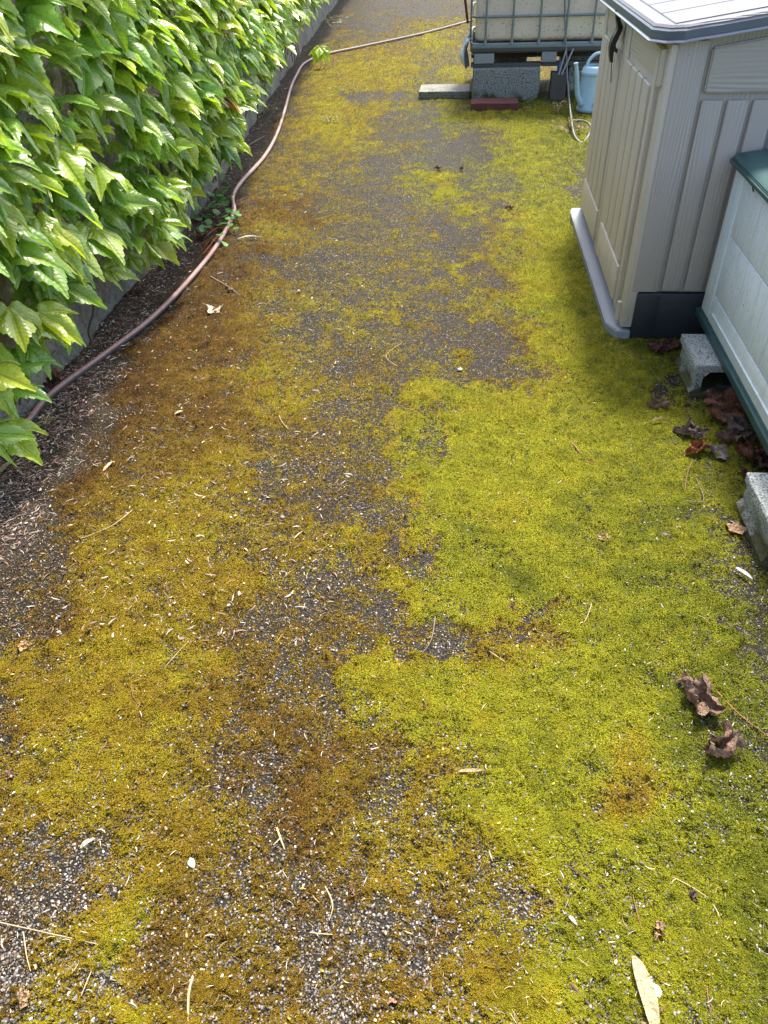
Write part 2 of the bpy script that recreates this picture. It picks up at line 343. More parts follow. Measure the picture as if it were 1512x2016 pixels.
# ------------------------------------------------------------ ground map surveyed from the photo (cover digit, hue digit)
GX=np.arange(0,1513,108.)
GY=np.array([0,60,120,180,240,300,380,460,540,620,700,780,860,940,1020,1100,1180,1260,1340,1420,1500,1580,1660,1740,1820,1900,2016.])
GR="""22 22 22 22 22 23 35 35 35 45 55 55 55 55 55
22 22 22 22 22 23 45 45 66 55 55 55 55 55 55
22 22 22 22 22 23 65 75 56 55 55 55 55 55 55
22 22 22 22 22 24 76 76 46 57 57 57 57 57 57
22 22 22 22 22 44 76 55 27 67 78 78 78 78 78
22 22 22 22 22 45 55 46 27 27 78 78 78 78 78
12 12 12 12 23 64 44 25 47 37 78 49 59 59 59
12 12 12 12 32 43 34 34 34 45 88 88 88 88 88
12 12 12 22 52 33 24 34 34 46 87 88 88 88 88
12 12 22 52 62 43 34 34 34 36 88 88 88 88 88
12 12 21 62 62 43 34 24 24 25 67 88 79 69 59
12 12 41 62 63 54 44 45 77 67 77 88 88 58 48
12 22 62 63 64 54 34 35 57 88 88 88 88 68 38
12 32 63 64 75 45 24 35 88 98 98 88 78 68 38
12 43 74 75 75 55 45 45 87 98 98 88 78 58 38
12 53 75 75 75 45 35 35 46 78 88 88 88 68 38
34 64 75 75 64 35 24 45 57 77 88 88 89 79 39
45 65 75 75 54 34 23 24 25 45 56 88 88 78 49
43 75 75 75 54 34 34 56 77 87 88 88 88 79 59
54 75 75 65 64 63 45 77 87 87 88 88 88 79 59
54 75 75 75 64 52 63 65 66 77 88 88 86 78 59
54 75 75 75 64 42 62 64 65 77 88 77 75 78 69
64 54 65 65 64 42 62 64 65 66 67 78 78 88 79
53 44 65 64 53 43 52 53 55 45 56 68 78 88 79
32 45 66 63 43 43 42 43 44 46 67 78 88 88 89
32 55 66 53 53 43 42 33 44 55 77 78 88 88 89
43 66 54 65 64 53 43 54 45 66 77 78 88 88 89"""
GA=np.array([[[int(c[0])/9,int(c[1])/9] for c in r.split()] for r in GR.split('\n')])
GA[5:12,5:9,1]=np.maximum(GA[5:12,5:9,1],.60); GA[20:26,4:8,1]+=.09; GA[6:11,6:9,0]-=.04
# px,py,rx,ry, cover, hue (None keeps)
BLOBS=[(735,8,60,12,.12,.5),(850,22,60,14,.12,.5),(720,45,45,14,.12,.5),(720,135,90,22,.85,.70),(640,180,50,20,.85,.68),(860,85,45,16,.85,.70),(895,145,45,14,.9,.72),(740,192,60,12,.15,.6),(690,190,30,7,.1,.5),
(650,255,95,24,.85,.70),(700,285,60,14,.6,.68),(790,250,60,30,.22,.6),(935,275,70,18,.10,.6),(880,265,30,12,.55,.75),(930,300,55,22,.08,.7),(890,205,35,14,.65,.75),(900,228,55,14,.85,.82),(760,320,60,14,.2,.5),
(850,345,60,18,.9,.77),(905,372,45,14,.95,.76),(905,410,35,14,.85,.76),(1000,330,40,30,.55,.8),(1060,300,90,60,.8,.88),(1100,260,60,26,.82,.93),(1150,350,28,35,.08,.8),(1130,300,60,30,.75,.93),
(560,420,90,20,.7,.28),(480,500,70,22,.7,.24),(470,445,60,14,.75,.30),(540,535,60,14,.12,.4),(600,390,60,14,.4,.4),(900,460,55,22,.14,.5),(960,540,40,30,.18,.5),(925,505,25,8,.8,.74),(925,540,22,8,.75,.78),(960,650,22,20,.75,.78),(885,560,22,8,.7,.74),(1000,480,40,30,.6,.8),
(975,690,80,38,.10,.45),(880,650,60,30,.18,.45),(1040,735,60,24,.25,.5),(700,720,80,40,.18,.45),(330,700,70,50,.8,.22),(270,780,50,30,.8,.17),(420,740,60,30,.65,.34),(250,640,40,30,.25,.3),(190,850,30,40,.2,.25),
(830,785,35,28,.95,.75),(960,795,85,24,.98,.80),(880,850,26,22,.15,.5),(905,880,35,9,.15,.5),(815,885,22,12,.8,.7),(890,955,95,50,1.0,.78),(930,1015,85,32,1.0,.76),(1000,850,80,40,.95,.80),(1080,920,90,60,.95,.84),(1100,1050,90,70,.92,.87),
(560,960,70,18,.18,.45),(700,935,80,40,.25,.45),(775,1060,24,50,.15,.45),(860,1100,60,14,.15,.5),(450,930,50,30,.85,.60),(330,1050,100,60,.85,.58),(690,1050,60,20,.65,.58),(815,1155,55,20,.9,.74),(930,1150,60,16,.85,.76),(980,1150,50,30,.9,.78),
(640,1230,110,35,.12,.42),(760,1200,60,14,.3,.55),(900,1225,110,18,.12,.38),(1060,1225,50,16,.25,.45),(820,1280,40,20,.2,.45),(520,1230,60,40,.3,.45),(470,1290,60,30,.85,.62),(880,1310,70,26,1.0,.76),(750,1350,60,30,.95,.74),(1000,1400,90,60,.95,.80),(1080,1480,70,50,1.0,.83),(1030,1590,90,60,1.0,.80),(1150,1300,80,60,.9,.88),
(600,1500,80,40,.42,.27),(560,1570,40,40,.3,.20),(600,1610,60,20,.6,.28),(480,1460,40,30,.3,.4),(720,1500,60,30,.5,.4),(1300,1580,60,26,.7,.42),(330,1590,90,40,.9,.6),(250,1500,90,60,.9,.58),(130,1690,50,20,.25,.4),(100,1770,70,30,.15,.4),(350,1860,90,35,.8,.36),(200,1840,60,60,.95,.68),(700,1820,120,50,.3,.33),(620,1900,90,40,.5,.33),(40,1880,50,60,.15,.35),(430,1800,60,20,.2,.4),(250,1930,60,10,.15,.4),(1040,1760,60,24,.12,.5),(900,1850,90,26,.3,.4),(640,1980,140,20,.75,.40),(800,1990,60,20,.8,.5),(880,1950,60,20,.7,.6),(260,1975,90,24,.85,.66),(1050,1960,60,30,.9,.68),(460,1930,70,24,.75,.42),
(1330,790,14,36,.05,.7),(1460,1100,26,40,.08,.7),(1425,1010,18,18,.1,.7),(1495,1230,22,70,.05,.8),(1505,1650,18,60,.15,.8),(1240,690,40,18,.8,.93),(1380,1160,70,90,.8,.95),(1440,1300,60,80,.7,.95),
(60,1100,60,60,.05,.4),(20,1000,50,60,.0,.3),(120,1080,20,60,.3,.35),(80,1190,60,24,.45,.25),(30,1310,35,20,.85,.68),(40,1350,40,20,.7,.6),(100,1400,60,40,.8,.5),(100,950,40,40,.3,.35),(10,1440,30,60,.35,.3)]
def survey(X,Y):
    px,py=project(X,Y)
    sc_=np.clip(2.2/np.maximum(Y,.5),.25,1.3)
    px=px+((fbm(X,Y,5,101,4)-.5)*150+(fbm(X,Y,19,103,3)-.5)*70)*sc_; py=py+((fbm(X,Y,5,107,4)-.5)*150+(fbm(X,Y,19,109,3)-.5)*60)*sc_**1.5
    px=np.clip(px,0,1512); py=np.clip(py,0,2016)
    ix=np.clip(np.searchsorted(GX,px)-1,0,len(GX)-2); iy=np.clip(np.searchsorted(GY,py)-1,0,len(GY)-2)
    fx=((px-GX[ix])/(GX[ix+1]-GX[ix]))[...,None]; fy=((py-GY[iy])/(GY[iy+1]-GY[iy]))[...,None]
    fx=fx*fx*(3-2*fx); fy=fy*fy*(3-2*fy)
    g=(GA[iy,ix]*(1-fx)+GA[iy,ix+1]*fx)*(1-fy)+(GA[iy+1,ix]*(1-fx)+GA[iy+1,ix+1]*fx)*fy
    c=g[...,0].copy(); h=g[...,1].copy()
    wob=(fbm(X,Y,9,3,5)-.5)
    for bx,by,rx,ry,cv,hv in BLOBS:
        q=((px-bx)/rx)**2+((py-by)/ry)**2
        q=np.sqrt(q)+wob*2.0
        k=np.clip((1.38-q)/.85,0,1); k=k*k*(3-2*k)*.78
        c=c*(1-k)+cv*k
        k2=np.clip((1.5-q)/1.1,0,1); k2=k2*k2*(3-2*k2)*.8; h=h*(1-k2)+hv*k2
    return c,h
HOSE_PX=[(-60,935),(40,850),(100,780),(200,705),(300,628),(380,545),(430,480),(460,420),(458,390),(475,360),(520,310),(545,265),(560,220),(572,175),(583,150),(600,125),(640,108),(700,95),(780,78),(850,62),(930,40)]
HOSE=[G(*p,.013) for p in HOSE_PX]
wy=np.array([-60,0,4.4,7.2,10.3,14.5,60]); wx=np.array([-1.46,-1.46,-1.46,-1.72,-1.94,-2.20,-5.0])
def wallx(y): return np.interp(y,wy,wx)
def fields(X,Y):
    c,h=survey(X,Y)
    lit=np.clip(1-(X-wallx(Y)-.02)/(.18+.17*np.clip(1-(Y-1.6)/2.2,0,1)),0,1)
    lit=np.clip(lit*1.8-.25+(fbm(X,Y,9,61)-.5)*.9,0,1)
    n=fbm(X,Y,11,5,4)-.5; n2=fbm(X,Y,45,9,3)-.5
    n3=fbm(X,Y,120,13,2)-.5
    c=.10+.90*c
    cov=c*.68+.165+n*.46+n2*.46+n3*.42-lit*.30-.07*np.clip((Y-3.2)/2,0,1)-.05*np.clip((Y-6)/3,0,1)-.035
    hue=h+.025*np.clip((project(X,Y)[0]-1120)/220,0,1)+(fbm(X,Y,6,21,3)-.5)*.20+(fbm(X,Y,28,25,3)-.5)*.24  # hue eased towards dark olive on the right, partly shade put into the colour
    return np.clip(cov,0,1),np.clip(hue,0,1),lit
def gz(X,Y,cov):
    cush=np.clip((cov-.42)/.3,0,1)
    return (fbm(X,Y,1.6,40,2)-.5)*.008+cush*(.002+.020*(fbm(X,Y,24,45,3)-.28)+.007*fbm(X,Y,60,44,2)+.0025*vnoise(X*190,Y*190,47))
xs=np.concatenate([-np.geomspace(60,1.76,36),np.arange(-1.7,1.45,.0052),np.geomspace(1.5,60,36)])
ys=[-60,-30,-15,-8,-4,-2,-1,-.5,-.2,0]; y=.1
while y<16: ys.append(y); y+=.0042*(1+(max(y,0)/1.7)**1.75)
ys=np.array(ys+[17,18.5,21,25,30,40,60,90]); 
XX,YY=np.meshgrid(xs,ys); cov,hue,lit=fields(XX,YY); ZZ=gz(XX,YY,cov)
far=(np.abs(XX)>3)|(YY<-.5)|(YY>17); ZZ[far]=0
nx,ny=len(xs),len(ys); idx=np.arange(nx*ny).reshape(ny,nx)
F=np.stack([idx[:-1,:-1],idx[:-1,1:],idx[1:,1:],idx[1:,:-1]],-1).reshape(-1,4)
g=npmesh('ground',np.stack([XX,YY,ZZ],-1).reshape(-1,3),F,MG,attrs=dict(cov=cov.ravel(),hue=hue.ravel(),litter=lit.ravel()))
tag(g,kind='structure')
# ------------------------------------------------------------ scattering on the ground (image density falls with distance, so thin out with distance)
def scatter(n,y0,y1,x0=-1.75,x1=1.2,power=1.9,m=.02):
    u=rng.random(n); a=1-power
    Y=((y0**a)+(u)*(y1**a-y0**a))**(1/a); half=.16+.52*Y
    X=rng.random(n)*(x1-x0)+x0
    px,py=project(X,Y); ok=(px>-60)&(px<1570)&(X>wallx(Y)+m)
    return X[ok],Y[ok]
def lin(h):
    ps=np.array([p for p,_ in HUE]); cs=np.array([c for _,c in HUE]); return np.stack([np.interp(h,ps,cs[:,i]) for i in range(3)],-1)
# moss shoots
X,Y=scatter(760000,.28,17,power=1.6)
cv,hu,li=fields(X,Y); dens=np.clip((cv+(vnoise(X*210,Y*210,81)-.5)*.45-.32)/.36,0,1)**1.3
k=rng.random(len(X))<dens; X,Y,cv,hu=X[k],Y[k],cv[k],hu[k]
Z=gz(X,Y,cv)-.0005
n=len(X); nb=4
ang=rng.random((n,nb))*2*np.pi; spl=.45+1.1*rng.random((n,nb)); L=(.0018+.0023*rng.random((n,nb)))*(1+.22*np.maximum(Y-1,0))[:,None]; wd=L*.34
dx=np.cos(ang)*spl; dy=np.sin(ang)*spl; dz=np.ones_like(dx); nn=np.sqrt(dx*dx+dy*dy+1); dx/=nn;dy/=nn;dz/=nn
px_=-np.sin(ang)*wd; py_=np.cos(ang)*wd
Bx=X[:,None]+0*dx; By=Y[:,None]+0*dx; Bz=Z[:,None]+0*dx
V=np.stack([np.stack([Bx-px_,By-py_,Bz],-1),np.stack([Bx+px_,By+py_,Bz],-1),np.stack([Bx+dx*L,By+dy*L,Bz+dz*L],-1)],2).reshape(-1,3)
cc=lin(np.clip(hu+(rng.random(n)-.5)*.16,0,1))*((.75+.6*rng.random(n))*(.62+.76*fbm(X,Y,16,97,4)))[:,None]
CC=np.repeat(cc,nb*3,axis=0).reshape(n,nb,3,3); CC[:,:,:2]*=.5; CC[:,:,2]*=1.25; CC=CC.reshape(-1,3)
MOSS=mat_vcol('moss_shoots',.75,.25,.3)
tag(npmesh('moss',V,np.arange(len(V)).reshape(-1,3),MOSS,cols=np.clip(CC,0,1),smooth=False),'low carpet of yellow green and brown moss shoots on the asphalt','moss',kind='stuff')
print('moss tufts',n)
# chippings
t=(1+5**.5)/2
ico=np.array([(-1,t,0),(1,t,0),(-1,-t,0),(1,-t,0),(0,-1,t),(0,1,t),(0,-1,-t),(0,1,-t),(t,0,-1),(t,0,1),(-t,0,-1),(-t,0,1)])/np.sqrt(1+t*t)
icf=np.array([(0,11,5),(0,5,1),(0,1,7),(0,7,10),(0,10,11),(1,5,9),(5,11,4),(11,10,2),(10,7,6),(7,1,8),(3,9,4),(3,4,2),(3,2,6),(3,6,8),(3,8,9),(4,9,5),(2,4,11),(6,2,10),(8,6,7),(9,8,1)])
X,Y=scatter(150000,.28,12,power=1.7)
cv,hu,li=fields(X,Y); k=rng.random(len(X))<np.clip(1.0-(cv-.25)*1.9,.03,.9); X,Y,cv,hu,li=X[k],Y[k],cv[k],hu[k],li[k]
n=len(X); sz=(.0011+.0017*rng.random(n)**1.6)*(1+.10*np.maximum(Y-1,0)); an=rng.random(n)*6.283
S=ico[None]*(1+.45*(rng.random((n,12,1))-.5))*np.stack([sz*(.8+.7*rng.random(n)),sz*(.7+.4*rng.random(n)),sz*.75],-1)[:,None,:]
c_,s_=np.cos(an)[:,None],np.sin(an)[:,None]
V=np.stack([S[...,0]*c_-S[...,1]*s_+X[:,None],S[...,0]*s_+S[...,1]*c_+Y[:,None],S[...,2]+(gz(X,Y,cv)+sz*.35)[:,None]],-1).reshape(-1,3)
F=(icf[None]+np.arange(n)[:,None,None]*12).reshape(-1,3)
r=rng.random(n); g0=np.where(r<.36,.035+.06*rng.random(n),np.where(r<.88,.09+.15*rng.random(n),.25+.28*rng.random(n)))
gc=np.stack([g0*(1.0+.10*rng.random(n)),g0,g0*(.86+.16*rng.random(n))],-1)
bw=np.clip(.75-hu*1.1,0,.55)[:,None]*(rng.random((n,1))<.7); gc=gc*(1-bw)+gc*np.array([1,.68,.34])*bw
tag(npmesh('gravel',V,F,mat_vcol('stone_chippings',.6,.4,var=.15,scale=500),cols=np.repeat(gc,12,axis=0),smooth=False),'small grey and white stone chippings showing through the moss','gravel',kind='stuff')
print('stones',n)
# fine litter: stalks and flakes
def litter(n,zone):
    if zone=='edge':
        X,Y=scatter(n*4,1.1,13,-2.3,-.3,1.7,m=-.04); _,_,li=fields(X,Y); d=X-wallx(Y)
        k=rng.random(len(X))<np.clip(li**2.2+.03,0,1)
    else:
        X,Y=scatter(n,.28,8,power=1.8); k=rng.random(len(X))<.8
    return X[k],Y[k]
MLIT=mat_vcol('dry_litter',.8,.3,var=.2,scale=300)
def strips(X,Y,Lr,Wr,pal,zl,curl=1.0):
    n=len(X); L=(Lr[0]+(Lr[1]-Lr[0])*rng.random(n)**2.2); W=Wr[0]+(Wr[1]-Wr[0])*rng.random(n)
    an=rng.random(n)*6.283; K=5; cu=(rng.random(n)-.5)*2.6*curl; z0=gz(X,Y,fields(X,Y)[0])+zl[0]+(zl[1]-zl[0])*rng.random(n); tilt=(rng.random(n)-.5)*.5; ro=(rng.random(n)-.5)*1.6
    P=np.zeros((n,K,2,3))
    a=an.copy(); cx=X.copy(); cy=Y.copy()
    for i in range(K):
        wprof=[.35,.9,1,.8,.12][i]
        zz=z0+np.abs(tilt)*L*(i/(K-1))*.5
        P[:,i,0]=np.stack([cx-np.sin(a)*W*wprof*.5,cy+np.cos(a)*W*wprof*.5,zz+ro*W*.4],-1)
        P[:,i,1]=np.stack([cx+np.sin(a)*W*wprof*.5,cy-np.cos(a)*W*wprof*.5,zz-ro*W*.4+W*.35],-1)
        cx=cx+np.cos(a)*L/(K-1); cy=cy+np.sin(a)*L/(K-1); a=a+cu/(K-1)
    V=P.reshape(-1,3); b=np.arange(n)[:,None,None]*K*2
    q=np.array([[2*i,2*i+1,2*i+3,2*i+2] for i in range(K-1)])
    pal=np.array(pal); c=pal[rng.integers(0,len(pal),n)]*(.6+.7*rng.random((n,1)))
    return V,(q[None]+b).reshape(-1,4),np.repeat(c,K*2,axis=0)
PALE=[(.40,.31,.23),(.52,.44,.36),(.24,.15,.10),(.12,.06,.035),(.38,.22,.13),(.07,.04,.025),(.24,.17,.13),(.20,.09,.06),(.40,.35,.30),(.20,.13,.10),(.60,.52,.44)]
PALC=[(.38,.30,.16),(.30,.20,.10),(.46,.42,.32),(.14,.09,.05),(.26,.20,.08),(.52,.50,.44)]
parts=[]
Xe,Ye=litter(46000,'edge'); parts.append(strips(Xe,Ye,(.004,.034),(.0008,.0032),PALE,(.001,.007)))
Xe,Ye=litter(9000,'edge'); parts.append(strips(Xe,Ye,(.004,.016),(.003,.007),PALE,(.001,.008)))
Xc,Yc=litter(4200,'path'); parts.append(strips(Xc,Yc,(.004,.022),(.0006,.0018),PALC,(.002,.006)))
Xc,Yc=litter(420,'path'); parts.append(strips(Xc,Yc,(.005,.012),(.002,.005),[(.50,.46,.38),(.45,.32,.18),(.50,.30,.03),(.20,.10,.05)],(.002,.006)))
o_=0;Vs=[];Fs=[];Cs=[]
for v_,f_,c_ in parts: Vs.append(v_);Fs.append(f_+o_);Cs.append(c_);o_+=len(v_)
tag(npmesh('leaf_litter',np.concatenate(Vs),np.concatenate(Fs),MLIT,cols=np.clip(np.concatenate(Cs),0,1)),'loose dry stalks and leaf flakes heaped along the wall and strewn over the moss','litter',kind='stuff')
# ------------------------------------------------------------ wall
def build_wall():
    yy=np.concatenate([np.arange(-3,1,.25),np.arange(1,5,.025),np.arange(5,24,.12)]); zz=np.concatenate([np.arange(-.05,1.7,.03)])
    Yg,Zg=np.meshgrid(yy,zz); Xg=wallx(Yg)+(fbm(Yg,Zg,5,71,5)-.5)*.07+(fbm(Yg,Zg,26,77,3)-.5)*.018-.03
    a=np.stack([Xg,Yg,Zg],-1); b=a.copy(); b[...,0]-=.32; nz,nyy=Xg.shape
    V=np.concatenate([a.reshape(-1,3),b.reshape(-1,3)]); ii=np.arange(nz*nyy).reshape(nz,nyy); o=nz*nyy
    f=np.stack([ii[:-1,:-1],ii[:-1,1:],ii[1:,1:],ii[1:,:-1]],-1).reshape(-1,4); f2=(f+o)[:,::-1]
    top=np.stack([ii[-1,:-1],ii[-1,1:],ii[-1,1:]+o,ii[-1,:-1]+o],-1)
    e1=np.stack([ii[:-1,0],ii[1:,0],ii[1:,0]+o,ii[:-1,0]+o],-1); e2=np.stack([ii[:-1,-1],ii[:-1,-1]+o,ii[1:,-1]+o,ii[1:,-1]],-1)
    w_=npmesh('garden_wall',V,np.concatenate([f,f2,top,e1,e2]),WALLM); return tag(w_,'rough grey rendered wall behind the glossy green ivy','wall')
build_wall()
# ------------------------------------------------------------ ivy
def outline(nh,v):
    base=[(0,-.02),(.10,-.11),(.28,-.12),(.45,.0),(.56,.20),(.74,.56+v*.08),(.50,.47),(.37,.50),(.33,.66),(.20,.86),(0,1.20)]
    b=[Vector((a,c,0)) for a,c in base]; b[5].x*=(.72+.42*v); b[5].y*=(.9+.2*v); b[4].x*=(.95+.15*(1-v)); b[8].x*=(.85+.5*(1-v)); 
    d=[0]
    for i in range(1,len(b)): d.append(d[-1]+(b[i]-b[i-1]).length)
    out=[]
    for k in range(nh+1):
        s=d[-1]*k/nh; i=max(j for j in range(len(d)) if d[j]<=s+1e-9); i=min(i,len(b)-2); t_=(s-d[i])/(d[i+1]-d[i])
        p=b[i].lerp(b[i+1],t_)
        if 0<k<nh and k%2: p=p*1.055
        out.append((p.x,p.y))
    # snap tips
    for tip in (5,6):
        j=min(range(1,nh),key=lambda q:(Vector((*out[q],0))-b[tip]).length); out[j]=(b[tip].x,b[tip].y)
    L_=[(-x,y_) for x,y_ in out[1:-1]][::-1]
    return np.array(out+L_)
def leaf_shape(nh,nr,seed):
    r=np.random.default_rng(seed); O=outline(nh,r.random()); c=np.array([0,.13]); n=len(O)
    rings=[c[None]]
    for k in range(1,nr+1): rings.append(c+(O-c)*(k/nr)**.9)
    U=np.concatenate(rings); u,v=U[:,0],U[:,1]; au=np.abs(u)
    ca,sa=math.cos(.84),math.sin(.84); d=np.minimum(au,np.abs(au*ca-v*sa))
    wv=.11*np.clip(d/.18,0,1)**.7-.20*np.clip(v,0,2)**2*(.5+.8*r.random())-(.18+.45*r.random())*au**2+.03*np.sin(11*au+5*v+r.random()*6)
    wv-=.10*np.clip(au*1.5+v-1,0,1)
    wv+=(r.random()-.5)*.3*u*v
    F=[]
    for i in range(n): F.append((0,1+i,1+(i+1)%n,1+(i+1)%n))
    T=[(0,1+i,1+(i+1)%n) for i in range(n)]
    for k in range(1,nr):
        a=1+(k-1)*n; b_=1+k*n
        for i in range(n):
            j=(i+1)%n; T+= [(a+i,b_+i,b_+j),(a+i,b_+j,a+j)]
    return U,wv,np.array(T)
SH_N=[leaf_shape(28,4,s) for s in range(7)]; SH_F=[leaf_shape(11,2,s+20) for s in range(5)]
GAPS=[(110,185,100,26),(215,445,45,16),(50,560,70,34),(160,640,50,45),(205,590,40,45),(60,700,60,36),(20,600,40,35),(500,150,20,30),(120,800,60,30),(240,160,18,26),(330,250,14,20)]
CT=sorted([(PL(a,b,0,-1.30).y,PL(a,b,0,-1.30).z) for a,b in ((-30,930),(60,900),(85,745),(130,690),(150,620),(240,600),(290,540),(330,490),(400,410),(430,330),(480,310),(510,235),(560,205),(590,110),(640,70))])
CTY=[a for a,b in CT]; CTZ=[b for a,b in CT]
def ivy():
    Vs=[];Fs=[];Cs=[];Us=[];o=0; petl=[]
    LV=[]
    def add(yc,zc,depth,inner):
        LV.append((yc,zc,depth,inner))
    y=1.35
    while y<19:
        st=.075*(1+.02*max(y-3,0)); ztop=1.66 
        z=.06
        while z<ztop:
            add(y+random.uniform(-.5,.5)*st*1.2,z+random.uniform(-.03,.03),0,False)
            if random.random()<.34: add(y+random.uniform(-.5,.5)*st,z+random.uniform(-.03,.03),-.07,True)
            z+=.068*(1+.02*max(y-3,0))
        y+=st
    cnt=0
    for a_,b_ in ((-10,620),(28,652),(60,628),(95,640),(-25,760),(8,775),(-15,700),(40,690),(-20,868),(12,862)):
        q_=PL(a_,b_,0,-1.32); LV.append((q_.y,q_.z,9,False))
    for yc,zc,dep,inner in LV:
        hand=dep==9
        if hand: dep=.03
        wxx=float(wallx(yc))
        bul=float(fbm(np.array([yc]),np.array([zc]),2.6,90,3)[0])
        edge=float(fbm(np.array([yc]),np.array([0.]),3.2,93,2)[0])
        zmin=float(np.interp(yc,CTY,CTZ))+.075+.10*(edge-.5)
        if yc<1.70: zmin=.65
        if zc<zmin and not hand: continue
        x=wxx+.055+dep+.15*bul+.06*min(1,zc/.7)
        px,py=project(np.array([x+.03]),np.array([yc]),zc-.03); px,py=float(px[0]),float(py[0])
        if py>2300 or px<-260: continue
        skip=False
        for gx,gy,rx,ry in GAPS:
            if ((px-gx)/rx)**2+((py-gy)/ry)**2<1: skip=True
        if (skip or random.random()<.06) and not hand: continue
        if not hand and fbm(np.array([yc]),np.array([zc]),7,201,2)[0]>.74 and yc<5: continue
        if yc<2.9 and zc<.42 and not hand and random.random()<.3: continue
        s=random.uniform(.068,.150)*(1.0 if not inner else .95)
        if random.random()<.14: s*=.62
        if yc>6: s*=1.12
        if hand: s=random.uniform(.095,.125)
        lists=SH_N if yc<5.2 else SH_F
        U,wv,T=lists[random.randrange(len(lists))]
        az=random.gauss(-.1,.5); el=random.gauss(-.36,.30)
        Td=Vector((math.cos(az)*math.cos(el),math.sin(az)*math.cos(el)-.12,math.sin(el))).normalized()
        N0=Vector((.42+random.gauss(0,.22),random.gauss(0,.32)-.12,1.0)); N=(N0-Td*N0.dot(Td)).normalized(); S_=Td.cross(N)
        jit=random.uniform(.85,1.15); P0=Vector((x-.035,yc,zc+.02))
        A=np.array([S_*s*jit,Td*s,N*s*random.uniform(.8,1.5)]); V=np.array(P0)+np.stack([U[:,0],U[:,1],wv],-1)@A
        Vs.append(V);Fs.append(T+o);o+=len(V);Us.append(U)
        yel=max(0,random.gauss(.30,.32)) if not inner else .05; yel=min(yel,1)
        if s<.07: yel=min(1,yel+.4)
        c=np.array((.20,.37,.055))*(1-yel)+np.array((.54,.62,.06))*yel; c=c*random.uniform(.7,1.2)
        if random.random()<.012: c=np.array((.30,.20,.05))
        Cs.append(np.repeat(c[None],len(V),axis=0)); cnt+=1
        if yc<6 and not inner: petl.append((P0,Td,N,s,wxx))
    root=thing('climbing_ivy','glossy green three lobed climbing ivy hanging over the left wall','plant',(-1.4,4,0))
    npmesh('foliage',np.concatenate(Vs),np.concatenate(Fs),ML,root,cols=np.concatenate(Cs),uv=np.concatenate(Us))
    SM=mat_plain('ivy_stem',(.11,.075,.045),.8,.3,60)
    for i in range(46):
        y0=random.uniform(1.5,9); z0=random.uniform(.0,.3); pts=[]
        for k in range(9):
            pts.append(Vector((float(wallx(y0))+.01+.03*random.random(),y0,z0))); y0+=random.uniform(-.03,.12); z0+=random.uniform(.04,.17)
        st=B(); st.tube(pts,[.005,.0018],6,False,3); st.obj('stem',SM,root,60)
    print('ivy leaves',cnt)
ivy()
def small_leaf(name,P,T,N,s,col,shape=0,parent=None,mat=None):
    U,wv,Tr=SH_N[shape]; T=Vector(T).normalized(); N=Vector(N); N=(N-T*N.dot(T)).normalized(); S_=T.cross(N)
    V=np.array(P)+np.stack([U[:,0],U[:,1],wv],-1)@np.array([S_*s,T*s,N*s])
    return npmesh(name,V,Tr,mat or ML,parent,cols=np.repeat(np.array(col)[None],len(V),axis=0),uv=U)
# ------------------------------------------------------------ hose
def build_hose():
    pts=catmull(HOSE,12); n=14; r=.0122; V=[];U=[]
    tot=0; ds=[0]
    for i in range(1,len(pts)): tot+=(pts[i]-pts[i-1]).length; ds.append(tot)
    for i,p in enumerate(pts):
        T=(pts[min(i+1,len(pts)-1)]-pts[max(i-1,0)]).normalized(); N=T.cross(Vector((0,0,1))).normalized(); Bn=N.cross(T)
        tw=.25*math.sin(i*.05)
        for k in range(n+1):
            a=2*math.pi*k/n+tw; V.append(p+Vector((0,0,.004))+r*(math.cos(a)*N+math.sin(a)*Bn)); U.append((k/n,ds[i]/tot))
    m=n+1; F=[(i*m+k,i*m+k+1,(i+1)*m+k+1,(i+1)*m+k) for i in range(len(pts)-1) for k in range(n)]
    h=npmesh('garden_hose',np.array([list(v) for v in V]),np.array(F),mat_hose(),uv=np.array(U))
    tag(h,'long striped reddish garden hose curving along the wall and across to the tank','hose')
build_hose()
